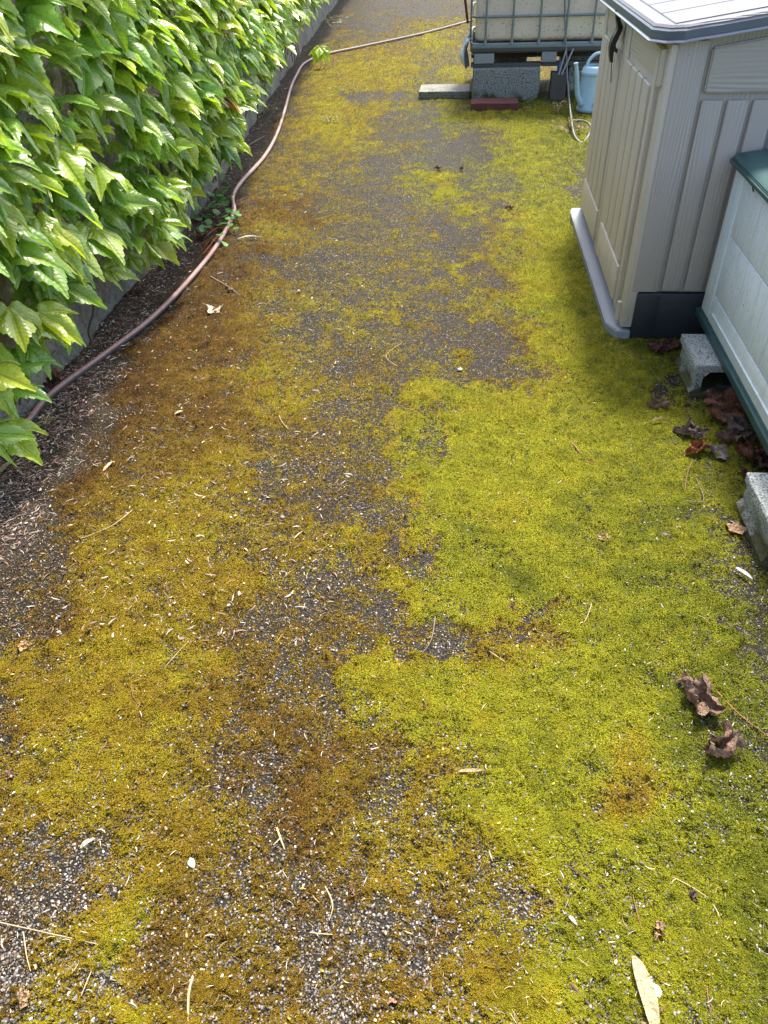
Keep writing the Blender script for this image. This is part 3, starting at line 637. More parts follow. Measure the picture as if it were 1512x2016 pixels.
# ------------------------------------------------------------ storage shed
def shed():
    R_=thing('storage_shed','beige woodgrain plastic storage shed with pale lid and dark base','storage shed',(.95,3.4,0))
    x0,x1,y0,y1=.60,1.36,2.72,4.16
    ztop=.975
    # core body behind the panels
    b=B(); b.prism([(x0+.03,.19),(x1,.19),(x1,1.085),(x0+.03,ztop)],1,y0+.012,y1,0)
    # corner posts on the side facing the camera
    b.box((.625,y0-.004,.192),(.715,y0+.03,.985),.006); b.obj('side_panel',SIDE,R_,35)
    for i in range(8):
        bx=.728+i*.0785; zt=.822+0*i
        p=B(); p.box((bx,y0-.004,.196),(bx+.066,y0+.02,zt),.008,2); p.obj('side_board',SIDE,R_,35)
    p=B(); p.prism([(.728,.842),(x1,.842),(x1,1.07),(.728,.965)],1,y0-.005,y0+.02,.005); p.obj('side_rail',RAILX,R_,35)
    # front frame, two doors
    f=B(); f.box((x0+.006,y0,.05),(x0+.05,y0+.075,ztop),.006); f.box((x0+.006,y1-.07,.05),(x0+.05,y1,ztop),.006)
    f.box((x0+.012,y0+.07,.05),(x0+.05,y1-.06,.10)); f.box((x0+.012,y0+.07,.93),(x0+.05,y1-.06,ztop)); f.obj('front_frame',FRONT,R_,35)
    ym=3.44
    for (a,c) in ((y0+.085,ym-.004),(ym+.004,y1-.078)):
        d=B(); d.box((x0,a,.075),(x0+.035,c,.955),.004)
        # stiles stand proud
        d.box((x0-.008,a,.078),(x0+.004,a+.045,.952),.004); d.box((x0-.008,c-.075,.078),(x0+.004,c,.952),.004)
        do=d.obj('door',FRONT,R_,35)
        r=B(); r.box((x0-.004,a+.047,.868),(x0+.003,c-.077,.952),.004); r.obj('top_rail',RAILY,do,35)
        r=B(); r.box((x0-.016,a+.05,.10),(x0+.003,c-.08,.235),.006); r.obj('bottom_panel',RAILY,do,35)
        n=4; w_=(c-.08-a-.05)/n
        for i in range(n):
            q=B(); q.box((x0-.014,a+.05+i*w_+.008,.245),(x0+.003,a+.05+(i+1)*w_-.008,.842),.009,3); q.obj('plank',FRONT,do,35)
    # hinge tubes
    for zc,hh in ((.905,.05),(.095,.035)):
        q=B(); q.tube([(x0+.002,y0+.055,zc-hh),(x0+.002,y0+.055,zc+hh)],.012,14); q.obj('hinge',FRONT,R_,40)
    # dark base with ledge
    q=B(); q.box((x0+.045,y0-.008,.006),(x1+.004,y1,.188),.006); q.box((x0+.05,y0-.011,.012),(x0+.13,y0-.004,.182),.002); q.obj('base',BASE,R_,35)
    q=B(); q.prism([(x0+.045,y0-.012),(x0-.004,y0-.010),(x0-.038,y0+.06),(x0-.050,y1-.06),(x0-.04,y1),(x0+.045,y1)],2,.004,.040,.004); q.obj('base_ledge',LEDGE,R_,35)
    # lid: sloping up to the rear
    s=.145
    def zl(x): return .984+(x-x0)*s
    out=[(x0+.075,y0-.030),(x0+.03,y0-.030),(x0-.012,y0+.012),(x0-.045,y0+.10),(x0-.055,y1-.0),(x0-.02,y1+.04),(x1+.03,y1+.04),(x1+.03,y0-.045),(x0+.13,y0-.040)]
    def lidpart(outl,lo,hi,ins,name,mat):
        bm=bmesh.new(); cx=sum(p[0] for p in outl)/len(outl); cy=sum(p[1] for p in outl)/len(outl)
        def ring(h,k):
            r=[]
            for (a,c) in outl:
                a2=a+(k if a<cx else -k); c2=c+(k if c<cy else -k); r.append(bm.verts.new((a2,c2,zl(a2)+h)))
            return r
        rs=[ring(lo,ins),ring(lo+.003,0),ring(hi-.006,.002),ring(hi,.008)]
        for A,Bq in zip(rs,rs[1:]):
            for i in range(len(outl)):
                j=(i+1)%len(outl); bm.faces.new([A[i],A[j],Bq[j],Bq[i]])
        bm.faces.new(rs[0]); bm.faces.new(rs[-1])
        b=B(); b.bm.free(); b.bm=bm; return b.obj(name,mat,R_,30)
    lidpart(out,0,.030,.004,'lid_rim',RIM)
    inner=[(a+(.007 if a<.9 else -.007),c+(.007 if c<3.4 else -.007)) for a,c in out]
    lidpart(inner,.029,.037,.0,'lid_border',LIDM)
    lip=[(a-(.004 if a<.9 else -.004),c-(.004 if c<3.4 else -.004)) for a,c in out]
    lidpart(lip,-.006,.004,.0,'lid_lip',LEDGE)
    k=B(); ylist=[y0+.03+i*(y1-y0-.03)/6 for i in range(7)]
    for i in range(6):
        a,c=ylist[i]+.004,ylist[i+1]-.004
        k.prism([(x0+.01,zl(x0+.01)+.035),(x1,zl(x1)+.035),(x1,zl(x1)+.0405),(x0+.012,zl(x0)+.0415)],1,a,c,.001)
    k.obj('lid_board',LIDM,R_,30)
    # latch
    yl=3.53
    L_=thing_part=B()
    prof=[(.555,.985),(.562,.955),(.575,.925),(.565,.895),(.556,.865),(.556,.835),(.560,.808)]
    for i in range(len(prof)-1):
        pass
    pts=[Vector((a,yl,z)) for a,z in prof]; pts=catmull(pts,4)
    bm=L_.bm; rr=[]
    for i,p in enumerate(pts):
        t_=i/(len(pts)-1); hw=.014+.012*math.sin(min(1,t_*1.25)*math.pi*.9)**1.0*(1 if t_>.3 else .5)+.004*t_; th=.006+.007*math.sin(t_*math.pi)
        rr.append([bm.verts.new((p.x-th,yl-hw,p.z)),bm.verts.new((p.x-th*1.2,yl,p.z)),bm.verts.new((p.x-th,yl+hw,p.z)),bm.verts.new((p.x+th*.6,yl+hw,p.z)),bm.verts.new((p.x+th*.6,yl-hw,p.z))])
    for A,Bq in zip(rr,rr[1:]):
        for i in range(5): bm.faces.new([A[i],A[(i+1)%5],Bq[(i+1)%5],Bq[i]])
    bm.faces.new(rr[0]); bm.faces.new(rr[-1])
    la=L_.obj('latch',BLACK,R_,50)
    q=B(); q.tube([(.585,yl+.035,.925),(.572,yl+.055,.90),(.57,yl+.065,.87),(.575,yl+.062,.845),(.586,yl+.05,.835)],.007,10,True,4); q.obj('latch_loop',BLACK,la,50)
    q=B(); q.tube([(.576,yl+.045,.875),(.566,yl+.06,.878),(.565,yl+.068,.86),(.57,yl+.06,.80),(.578,yl+.065,.74),(.583,yl+.09,.72)],.0018,6,True,4); q.obj('latch_cord',BLACK,la,50)
shed()
# ------------------------------------------------------------ storage chest on blocks
def chest():
    R_=thing('storage_chest','weathered white plastic chest with dark green lid and trim raised on blocks','storage chest',(1.15,1.6,.13))
    x0,x1,y0,y1=.867,1.46,.95,2.665
    b=B(); b.box((x0+.012,y0,.142),(x1,y1-.004,.655),.004)
    b.obj('body',CHEST,R_,35)
    segs=[(y1-.098,y1,'corner')]; 
    q=B(); q.box((x0,y1-.095,.158),(x0+.03,y1,.655),.008,3); q.obj('corner_post',CHEST,R_,35)
    yy=[y1-.0975,y1-.62,y1-1.14,y0]
    for a,c in zip(yy,yy[1:]):
        q=B(); q.box((x0+.002,c+.0025,.455),(x0+.02,a-.0025,.655),.004); q.obj('side_panel',CHEST,R_,35)
        q=B(); q.box((x0+.002,c+.0025,.252),(x0+.02,a-.0025,.4515),.004); q.obj('side_panel',CHEST,R_,35)
    q=B(); q.box((x0+.001,y0,.158),(x0+.02,y1-.0975,.2485),.004); q.box((x0-.004,y0,.193),(x0+.004,y1-.13,.199),.002); q.obj('skirting',CHEST,R_,35)
    for i in range(9):
        yv=y1-.155-i*.17
        q=B(); q.box((x0-.0005,yv-.003,.468),(x0+.004,yv+.003,.64),.0015); q.obj('moulded_rib',CHEST,R_,35)
    q=B(); q.box((x0-.014,y0,.128),(x0+.02,y1+.012,.157),.006,3); q.box((x0-.004,y0,.155),(x0+.01,y1+.002,.160),.001); q.box((x0,y1-.01,.128),(x1+.01,y1+.014,.157),.006); q.obj('bottom_trim',GREEN,R_,35)
    bm=bmesh.new()
    q=B(); q.prism([(x0-.014,.655),(x0-.016,.666),(x0+.004,.677),(x0+.10,.692),(x1-.1,.704),(x1+.01,.692),(x1+.012,.655)],1,y0,y1+.022,.003); q.box((x0-.021,y0,.648),(x0-.012,y1+.024,.660),.003)
    q.obj('lid',GREEN,R_,40)
    q=B(); q.tube([(x0-.001,y1-.20,.645),(x0-.006,y1-.208,.636),(x0-.003,y1-.215,.626)],.0022,6); q.obj('catch',BLACK,R_)
chest()
def hblock(name,label,x0,y0,y1,h_,mat,group=None,x1=None,notch=True,seed=0):
    x1=x1 or x0+.45
    # outline of the solid with a grooved end, hollow cores open towards the viewer
    t=.028
    b=B()
    b.box((x0,y0,h_-t),(x1,y1,h_),.006); b.box((x0+.004,y0,.0),(x1,y1,t*.8),.006)
    b.prism([(x0,h_-t+.003),(x0+.012,h_-t-.012),(x0+.014,t+.012),(x0,t*.75),(x0+.045,t*.75),(x0+.034,t+.014),(x0+.034,h_-t-.016),(x0+.055,h_-t+.003)],1,y0+.002,y1-.002)
    for k in range(1,3):
        xx=x0+.19*k; b.box((xx,y0+.01,t*.7),(xx+.03,y1-.01,h_-t+.002))
    b.box((x0+.03,y1-.045,t*.7),(x1-.01,y1-.015,h_-t+.002))
    o=b.obj(name,mat,None,None,jit=.0022,sub=3,seed=seed)
    return tag(o,label,'concrete block',group)
hblock('concrete_block','hollow grey concrete block under the far end of the white chest beside the shed',.775,2.285,2.52,.128,CONC,'hollow blocks under the chest',seed=3)
hblock('concrete_block','pale hollow concrete block under the near part of the white chest at the right edge',.778,1.46,1.70,.128,CONC,'hollow blocks under the chest',seed=9)
# ------------------------------------------------------------ tank on its pallet
def rect_tube(b,p,q,w_=.014,d=.008):
    pass
def tank():
    R_=thing('water_tank','stained beige water tank in a galvanised tube cage on a wooden pallet','water tank',(.6,7.6,.36))
    x0,x1,y0,y1=.0,1.22,7.06,8.06
    b=B(); b.box((x0+.025,y0+.025,.405),(x1-.025,y1-.025,1.40),.06,5); b.obj('bottle',TANK,R_,50)
    xv=[.107,.317,.529,.736,.944,1.13]
    for z in (.398,.586,.78,.98,1.18,1.40):
        q=B(); r=.009 if z>.4 else .013; c=.06
        loop=[(x0+c,y0,z),(x1-c,y0,z),(x1-.015,y0+.015,z),(x1,y0+c,z),(x1,y1-c,z),(x1-.015,y1-.015,z),(x1-c,y1,z),(x0+c,y1,z),(x0+.015,y1-.015,z),(x0,y1-c,z),(x0,y0+c,z),(x0+.015,y0+.015,z),(x0+c,y0,z)]
        q.tube(loop,r,8,False); q.obj('cage_rail',STEEL,R_,50)
    for x in xv:
        q=B(); q.tube([(x,y0-.012,.40),(x,y0-.012,1.41)],.008,8); q.tube([(x,y0-.012,.398),(x,y0-.012,.45)],[.016,.009],8); q.obj('cage_post',STEEL,R_,50)
    for y_ in (7.25,7.45,7.65,7.85):
        q=B(); q.tube([(x0-.012,y_,.40),(x0-.012,y_,1.41)],.008,8); q.obj('cage_post',STEEL,R_,50)
        q=B(); q.tube([(x1+.012,y_,.40),(x1+.012,y_,1.41)],.008,8); q.obj('cage_post',STEEL,R_,50)
    q=B(); q.box((x0-.01,y0-.02,.352),(x1+.01,y0+.12,.382),.003); 
    for k in range(1,7): q.box((x0-.01,y0+k*.145,.352),(x1+.01,y0+k*.145+.11,.379),.003)
    po=q.obj('pallet_deck',WOODD,R_,35)
    q=B(); q.box((x0,y0-.024,.376),(x1,y0-.006,.396),.002); q.obj('pallet_rail',STEEL,R_,35)
    for a,c,z0,z1 in ((.025,.185,.268,.338),(.565,.682,.272,.345),(1.06,1.20,.268,.34)):
        for j,yy in enumerate((y0-.012,y0+.44,y0+.88)):
            q=B(); q.box((a,yy,z0),(c,yy+.10,z1),.004,2); q.obj('pallet_block',WOODG,R_,35,jit=.001,sub=2)
    for yy in (y0+.0,y0+.45,y0+.88):
        q=B(); q.box((x0,yy,.240),(.565,yy+.09,.266),.003); q.box((.57,yy+.002,.2405),(x1,yy+.092,.268),.003); q.obj('pallet_runner',WOODD,R_,35)
    for yy in (y0+.001,y0+.45,y0+.89):
        q=B(); q.box((x0,yy,.3395),(x1,yy+.09,.3515),.002); q.obj('pallet_stringer',WOODD,R_,35)
tank()
def solidblock(name,label,cat,a,b_,mat,group=None,rz=0,jit=.002,bev=.008,seed=0,sub=4):
    b=B(); b.box(a,b_,bev,2,rot=Matrix.Rotation(rz,3,'Z') if rz else None); o=b.obj(name,mat,None,None,jit=jit,sub=sub,seed=seed); return tag(o,label,cat,group)
solidblock('concrete_block','mossy dark concrete block standing under the left front corner of the tank','concrete block',(.02,6.99,0),(.56,7.19,.238),CONCD,seed=1)
solidblock('concrete_block','dark concrete block under the tank behind the blue watering can','concrete block',(.80,7.10,0),(1.20,7.30,.238),CONCD,seed=5)
solidblock('concrete_block','shaded concrete block under the rear left corner of the tank','concrete block',(.02,7.86,0),(.50,8.05,.238),CONCD,seed=6)
solidblock('concrete_block','shaded concrete block under the rear right corner of the tank','concrete block',(.80,7.86,0),(1.20,8.05,.238),CONCD,seed=8)
solidblock('concrete_slab','flat pale pebbled concrete slab lying left of the dark block','concrete slab',(-.43,7.13,0),(.0,7.45,.058),SLAB,seed=2)
solidblock('brick','flat red brick lying on moss in front of the dark block','brick',(.015,6.66,0),(.385,6.86,.055),BRICK,rz=-.0,jit=.0012,bev=.006,seed=4)
solidblock('wooden_post','short damp wooden post standing under the tank between the blocks','post',(.655,7.02,0),(.78,7.12,.20),WOODD,jit=.002,seed=11)
for k,(a,c) in enumerate((((.70,6.93,.20),(.745,6.98,.36)),((.725,6.93,.20),(.80,6.98,.37)))):
    q=B(); q.tube([a,c],.006,6); o=q.obj('garden_cane',WOODG,None,50); tag(o,('thin grey cane leaning on the post under the tank, the steeper of the pair','thin grey cane leaning on the post under the tank, the flatter of the pair')[k],'cane','canes by the tank')
q=B(); q.lathe([(.0,.20),(.018,.20),(.02,.21),(.02,.25),(.01,.265),(.01,.28),(0,.28)],.715,7.04,14); tag(q.obj('bottle',mat_plain('blue_bottle',(.03,.08,.2),.3),None,60),'small blue bottle standing on the post under the tank','bottle')
# plastic film
def film():
    n=26; V=[];F=[]
    for i in range(n):
        for j in range(n):
            u=i/(n-1);v=j/(n-1); y_=7.02+.42*u; z=.44-.23*v
            x=-.02-.06*math.sin(v*2.9)*(.7+.3*math.sin(u*7))-.012*math.sin(u*19+v*5)-.008*math.sin(v*9+u*15)
            V.append((x,y_,z+.010*math.sin(u*13)))
    for i in range(n-1):
        for j in range(n-1): F.append((i*n+j,(i+1)*n+j,(i+1)*n+j+1,i*n+j+1))
    o=npmesh('plastic_film',np.array(V),np.array(F),FILM); tag(o,'crumpled milky plastic sheet hanging off the left side of the pallet','plastic sheet')
film()
# rust pipe beside the tank
q=B(); a=PL(921,46,1,7.6); c=PL(913,-30,1,7.6); d=PL(905,-160,1,7.6)
q.tube([a,c,d],.011,10,True,6); tag(q.obj('drain_pipe',mat_plain('rusty_pipe',(.13,.045,.03),.6,.3,40),None,50),'thin rust brown pipe rising beside the left side of the tank','pipe')
# ------------------------------------------------------------ watering can
def can():
    cx,cy=.935,6.62
    R_=thing('watering_can','light blue plastic watering can standing beside the shed','watering can',(cx,cy,0))
    q=B(); q.lathe([(0,.004),(.098,.004),(.104,.012),(.104,.03),(.099,.036),(.092,.25),(.098,.256),(.098,.272),(.092,.278),(.086,.300),(.07,.312),(.066,.312),(.064,.300),(.078,.285),(.082,.20),(.0,.20)],cx,cy,48); q.obj('body',BLUE,R_,40)
    q=B(); q.tube([(cx-.075,cy-.06,.06),(cx-.115,cy-.075,.13),(cx-.135,cy-.09,.24),(cx-.155,cy-.10,.335)],[.024,.013],16,True,6); q.obj('spout',BLUE,R_,50)
    q=B(); q.tube([(cx-.155,cy-.10,.33),(cx-.157,cy-.101,.345)],[.016,.017],16); q.obj('spout_tip',BLUE,R_,50)
    q=B(); q.tube([(cx-.07,cy-.02,.285),(cx-.055,cy-.02,.34),(cx-.01,cy-.01,.385),(cx+.05,cy,.385),(cx+.09,cy+.01,.34),(cx+.105,cy+.01,.27),(cx+.10,cy+.01,.2)],.0115,14,True,6); q.obj('handle',BLUE,R_,50)
    q=B(); q.tube([(cx+.02,cy-.095,.06),(cx+.035,cy-.125,.075),(cx+.045,cy-.12,.11),(cx+.05,cy-.09,.12)],.017,12,True,4); q.obj('grip',BLUE,R_,50)
can()
# cable
cp=[PL(1112,-260,1,7.02),PL(1112,0,1,7.02),PL(1114,80,1,7.0),PL(1117,150,1,6.9),PL(1121,200,1,6.45),PL(1127,250,2,.05),G(1133,270,.02),G(1145,281,.008),G(1156,271,.008),G(1163,256,.01),G(1162,246,.01),G(1150,238,.01),G(1128,237,.01)]
q=B(); q.tube(cp,.0065,8,True,8); tag(q.obj('cable',CABLE,None,60),'thin grey cable hanging before the tank and looping on the moss','cable')
# ------------------------------------------------------------ dry leaves
def dry_outline(n,r,lob,seed=0):
    a=np.linspace(0,2*np.pi,n,endpoint=False)
    lob=(5,3,4,5,7)[int(seed)%5]; rad=.84+.14*np.cos(lob*(a-np.pi/2))+.05*np.cos(2*lob*(a-np.pi/2)+.4)+.04*np.sin(13*a+r.random()*6)+.05*(r.random(n)-.5)
    return np.stack([np.cos(a)*rad,np.sin(a)*rad],-1)
def dry_leaf(label,px,py,s,c1,c2,curl=1.0,rot=None,seed=0,lift=.0,stalk=True,name='dry_leaf',lob=5,grp='curled dry leaves on the path',asp=1.0,lay=None):
    r=np.random.default_rng(1000+seed); P=G(px,py,.004); n=56; nr=9; s*=1.12*(1.22 if s>.03 else 1)
    O=dry_outline(n,r,lob,seed); U=np.concatenate([[[0,0]]]+[O*(k/nr) for k in range(1,nr+1)]); U[:,0]*=asp; u,v=U[:,0],U[:,1]
    rr=np.hypot(u,v); th=np.arctan2(v,u)
    # ribs folded like a fan, then rolled
    w_=.30*np.abs(np.sin(lob*(th-np.pi/2)/2+np.pi/2*0))*rr*curl
    w_+=(fbm(u*1.0+seed,v*1.0,2.6,seed,3)-.5)*.50*curl+(fbm(u+seed,v,8,seed+5,3)-.5)*.24*curl
    k=1.9*curl*(.7+.6*r.random())
    R1=1/k; ang=u/R1; x2=R1*np.sin(ang)*(1-0*w_); z2=R1*(1-np.cos(ang))
    x3=x2-w_*np.sin(ang); z3=z2+w_*np.cos(ang)
    k2=1.1*curl*(r.random()-.2); z3=z3+k2*.5*v*v; 
    t1=(r.random()-.5)*.8*curl; 
    V=np.stack([x3,v*(1-.12*curl),z3],-1)*s
    if lay is not None:
        c_,s_=math.cos(lay),math.sin(lay); V=np.stack([V[:,0]*c_+V[:,2]*s_,V[:,1],-V[:,0]*s_+V[:,2]*c_],-1)
    rt=rot if rot is not None else r.random()*6.28; c_,s_=math.cos(rt),math.sin(rt)
    V=np.stack([V[:,0]*c_-V[:,1]*s_,V[:,0]*s_+V[:,1]*c_,V[:,2]],-1); V[:,2]-=V[:,2].min()-.003-lift
    V=V+np.array([P.x,P.y,0])
    T=[(0,1+i,1+(i+1)%n) for i in range(n)]
    for q in range(1,nr):
        a=1+(q-1)*n; b=1+q*n
        for i in range(n):
            j=(i+1)%n; T+=[(a+i,b+i,b+j),(a+i,b+j,a+j)]
    f=fbm(u*2+seed,v*2,3,seed+9,3)[:,None]; rib=np.clip(1-np.abs(np.sin(lob*(th-np.pi/2)/2))*5,0,1)[:,None]*np.clip(rr,0,1)[:,None]
    col=np.array(c1)*(1-f)+np.array(c2)*f; col=col*(.75+.5*fbm(u+3,v,11,seed,2)[:,None])*(1-.35*rib)
    o=npmesh(name,V,np.array(T),DRY,cols=np.clip(col,0,1)); o.data.transform(Matrix.Translation((-P.x,-P.y,0))); o.location=(P.x,P.y,0)
    tag(o,label,'leaf',grp)
    if stalk:
        b=B(); q=Vector(V[0]); a2=rt-math.pi/2+r.normal()*.4; L_=s*1.3
        b.tube([q,q+Vector((math.cos(a2)*L_*.5,math.sin(a2)*L_*.5,-q.z*.4)),Vector((q.x+math.cos(a2+.3)*L_,q.y+math.sin(a2+.3)*L_,.006))],[s*.022,s*.014],5,True,4)
        so_=b.obj('stalk',STALK,o,60)
    return o
def mat_dry():
    m=M('dry_leaf'); c=m.attr('col','Color'); P=m.pos(); n=m.noise(P,170,4,.65); k=m.noise(P,60,4,.6,1.5)
    c=m.mix(1.0,c,m.ramp(n,[(.3,(.62,)*3),(.7,(1.35,)*3)]),'MULTIPLY'); c=m.mix(m.mr(k,.58,.66,0,.35),c,(.06,.035,.025))
    m.fin(c,.7,m.bump(m.math('ADD',n,m.math('MULTIPLY',k,2.0)),1.0,.006),.25)
    tr=m.n('ShaderNodeBsdfTranslucent'); m.set(tr.inputs[0],c); mx=m.n('ShaderNodeMixShader'); mx.inputs[0].default_value=.15
    m.set(mx.inputs[1],m.p.outputs[0]); m.set(mx.inputs[2],tr.outputs[0]); m.set(m.out.inputs[0],mx.outputs[0]); return m.m
DRY=mat_dry(); STALK=mat_plain('leaf_stalk',(.22,.14,.08),.7,.2,60)
PUR=((.21,.125,.085),(.38,.25,.175)); RED=((.20,.085,.055),(.36,.17,.10)); DK=((.11,.075,.06),(.24,.175,.15)); TAN=((.50,.30,.15),(.62,.42,.25)); PAL=((.60,.50,.36),(.66,.60,.48)); GRY=((.16,.13,.12),(.28,.24,.23))
DL=[('large brown crumpled leaf folded like a triangle, upper of the two near the right edge',1366,1384,.054,*PUR,1.15,.3),
('brown crumpled leaf with pale stalk, lower of the two near the right edge',1414,1482,.046,*PUR,1.35,2.2),
('orange and brown curled leaf in a heap under the chest trim',1428,808,.060,*RED,1.0,1.2),
('dull red leaf lying flat in front of the hollow block',1422,826,.050,*RED,.7,2.9),
('black brown upright folded leaf under the green trim',1452,858,.060,*DK,1.2,.4),
('dark torn leaf with spread points beside the long curled strip',1358,862,.046,*DK,1.2,1.0),
('small leaf with a bright orange underside between two dark leaves',1372,893,.036,(.14,.05,.03),(.42,.15,.05),1.1,2.0),
('greyish crinkled leaf with ragged edge left of the red rolled leaf',1412,895,.036,*GRY,.8,.2),
('dark red rolled leaf lying behind the near chest block',1475,905,.052,*RED,1.5,1.55),
('small brown knotted leaf touching the left of the near chest block',1468,938,.030,(.14,.06,.04),(.26,.13,.09),1.5,.8),
('purple brown cupped leaf on moss left of the orange scrap',1292,805,.036,*PUR,1.4,1.9),
('reddish curled leaf against the dark base of the shed',1290,692,.044,(.11,.04,.03),(.22,.10,.08),1.4,.5),
('dusty red leaf wedged between the shed base and the far block',1322,688,.042,(.16,.06,.05),(.26,.13,.10),1.1,2.4),
('pale tan leaf lying flat on moss left of the near block',1448,1045,.027,*TAN,.55,.9),
('small pale orange leaf with thin stalk alone on green moss',1187,1061,.019,*TAN,.8,2.0),
('tiny orange leaf scrap on green moss above the middle',1161,911,.013,(.40,.15,.06),(.52,.25,.12),.9,1.0),
('small tan folded leaf on moss above the long straw blade',1294,1836,.021,*TAN,1.4,2.6),
('tiny dark shrivelled leaf near the lower right corner',1364,1766,.014,*DK,1.4,.2),
('cream torn leaf piece in front of the forked twig by the hose',424,613,.034,*PAL,.5,.1),
('orange brown leaf caught against the wall behind the hose',108,748,.048,(.25,.09,.04),(.42,.20,.11),1.2,.6),
('dark brown leaf stuck between the wall foot and the hose',80,768,.055,(.08,.04,.03),(.18,.10,.08),1.1,1.8),
('pale tan leaf scrap at the left edge of the moss',49,1275,.020,*TAN,1.0,.6),
('tan curled leaf scrap in the lower left corner',50,1972,.020,*TAN,1.3,.5),
('tiny pink brown leaf at the left edge above the moss',22,1526,.013,(.20,.10,.09),(.30,.18,.16),1.0,.5),
('tiny salmon leaf scrap at the lower edge of the path',768,1968,.012,(.45,.25,.16),(.55,.33,.22),1.0,1.55),
('small brown leaf with twisted stalk in the lower middle',695,1758,.012,(.35,.20,.13),(.48,.30,.20),1.4,.3),
('brown curled leaf on moss beside the shed ledge',1003,412,.030,(.14,.07,.04),(.34,.20,.12),1.4,1.2),
('small dark red leaf on the bare asphalt before the tank',862,334,.030,(.10,.03,.025),(.20,.08,.07),1.2,1.2),
('small dark brown leaf just right of the red one before the tank',908,334,.024,(.09,.04,.03),(.18,.10,.08),1.2,.2),
('grey purple leaf scrap at the foot of the shed side near the far block',1305,712,.016,*GRY,1.2,.2),
('mid brown wrinkled leaf in front of the hollow opening of the far block',1398,790,.036,(.17,.09,.055),(.30,.17,.11),1.2,.7),
('brown leaf with upturned tips below the black upright leaf',1470,878,.038,(.15,.085,.06),(.27,.17,.12),1.3,2.6),
('light brown crinkled leaf left of the black upright leaf',1432,868,.032,(.20,.12,.08),(.33,.21,.15),1.1,1.4),
('flat brown leaf behind the near block partly under the chest',1497,915,.045,(.13,.07,.05),(.22,.13,.10),1.0,.3),
('small brown leaf scrap right of the bare strip near the far block',1352,800,.018,(.18,.11,.08),(.30,.20,.15),1.2,2.1),
('brown curled leaf at the wall foot beside the small creeper',395,470,.040,(.12,.05,.03),(.24,.12,.08),1.3,.9),
('dull brown leaf under the ivy where the wall meets the path',272,578,.030,(.13,.06,.05),(.26,.14,.12),1.3,.9),
]
for i,(lb,px,py,s,c1,c2,cu,rt) in enumerate(DL):
    dry_leaf(lb,px,py,s,c1,c2,cu,rt,seed=i,stalk=s>.018)
# blades (bamboo like leaves)
def blade(name,label,cat,px0,py0,px1,py1,wd,col,arch=.006,bend=0.0,group=None):
    a=G(px0,py0,.006); c=G(px1,py1,.006); d=c-a; L_=d.length; d.normalize(); s_=Vector((-d.y,d.x,0)); K=16; V=[];C_=[]
    for i in range(K+1):
        t=i/K; wpro=math.sin(math.pi*min(1,t**.8*.98+.02))**.7*wd/2; p=a+d*L_*t+s_*bend*math.sin(math.pi*t)+Vector((0,0,arch*math.sin(math.pi*t)))
        for k in (-1,0,1):
            V.append(p+s_*wpro*k+Vector((0,0,.0015-.002*abs(k)*-1 if k else 0))); f=random.uniform(.85,1.1); C_.append([x*f for x in col])
    F=[(i*3+k,i*3+k+1,(i+1)*3+k+1,(i+1)*3+k) for i in range(K) for k in range(2)]
    o=npmesh(name,np.array([list(v-a) for v in V]),np.array(F),DRY,cols=np.array(C_)); o.location=a+Vector((0,0,.007)); return tag(o,label,cat,group)
blade('straw_leaf','long pale straw coloured blade leaf lying at the lower right edge','leaf',1246,1885,1292,2060,.026,(.66,.54,.30),.006,.004)
blade('willow_leaf','small pale narrow leaf below the middle of the path','leaf',900,1524,958,1522,.0075,(.62,.46,.27),.003,0)
blade('willow_leaf','slender cream leaf beside the hose at its upper bend','leaf',468,474,512,470,.016,(.62,.55,.40),.008,.006)
blade('willow_leaf','white feather like strip beside the near chest block','leaf',1446,1122,1480,1146,.012,(.70,.72,.72),.003,0)
blade('willow_leaf','pale grey leaf curled on moss at the lower left','leaf',160,1675,192,1655,.010,(.60,.56,.44),.006,0)
blade('willow_leaf','pale dagger shaped leaf scrap pointing down at the lower right of centre','leaf',1117,1806,1136,1828,.007,(.66,.58,.44),.003,0)
blade('willow_leaf','pale narrow leaf on the brown moss left of centre','leaf',205,932,225,912,.012,(.64,.48,.30),.003,0)
blade('willow_leaf','small yellow pale leaf on brown moss right of the hose','leaf',345,820,362,813,.012,(.60,.50,.28),.003,0)
blade('willow_leaf','dry yellow leaf blade under the lowest ivy leaf','leaf',-8,945,30,910,.022,(.50,.42,.22),.006,0)
blade('curled_strip','long curled tan strip arching from the cupped leaf to the dark leaf','leaf',1275,838,1322,838,.012,(.26,.20,.09),.016,.008)
# chips and stones
def stone(name,label,cat,px,py,s,col,flat=.6,seed=0,mat=None):
    bm=bmesh.new(); bmesh.ops.create_icosphere(bm,subdivisions=3,radius=1); from mathutils import noise as mn
    P=G(px,py,.004)
    for v in bm.verts:
        k=1+.28*mn.noise(v.co*1.3+Vector((seed,0,0))); v.co=Vector((v.co.x*k*1.25,v.co.y*k*.85,v.co.z*k*flat))*s
        v.co=Matrix.Rotation(seed*1.1,3,'Z')@v.co+P+Vector((0,0,s*flat*.6))
    b=B(); b.bm.free(); b.bm=bm; return tag(b.obj(name,mat or mat_plain(name+'_mat',col,.55,.15,150),None,60),label,cat)
stone('pebble','smooth white pebble on yellow moss at the lower left','pebble',378,1701,.0075,(.66,.64,.60),.7,2)
stone('paint_chip','white angular chip touching the long straw blade','chip',1291,1952,.0105,(.72,.74,.76),.35,5)
stone('snail_shell','round tan snail shell on the bare asphalt near the top','snail shell',588,577,.011,(.24,.17,.11),.9,7)
stone('nut_shell','brown nut shell half beside the forked twig','nut shell',455,574,.013,(.13,.06,.03),.8,9)
stone('pebble','small white stone on the grey asphalt in the middle','pebble',905,729,.008,(.62,.6,.55),.7,3)
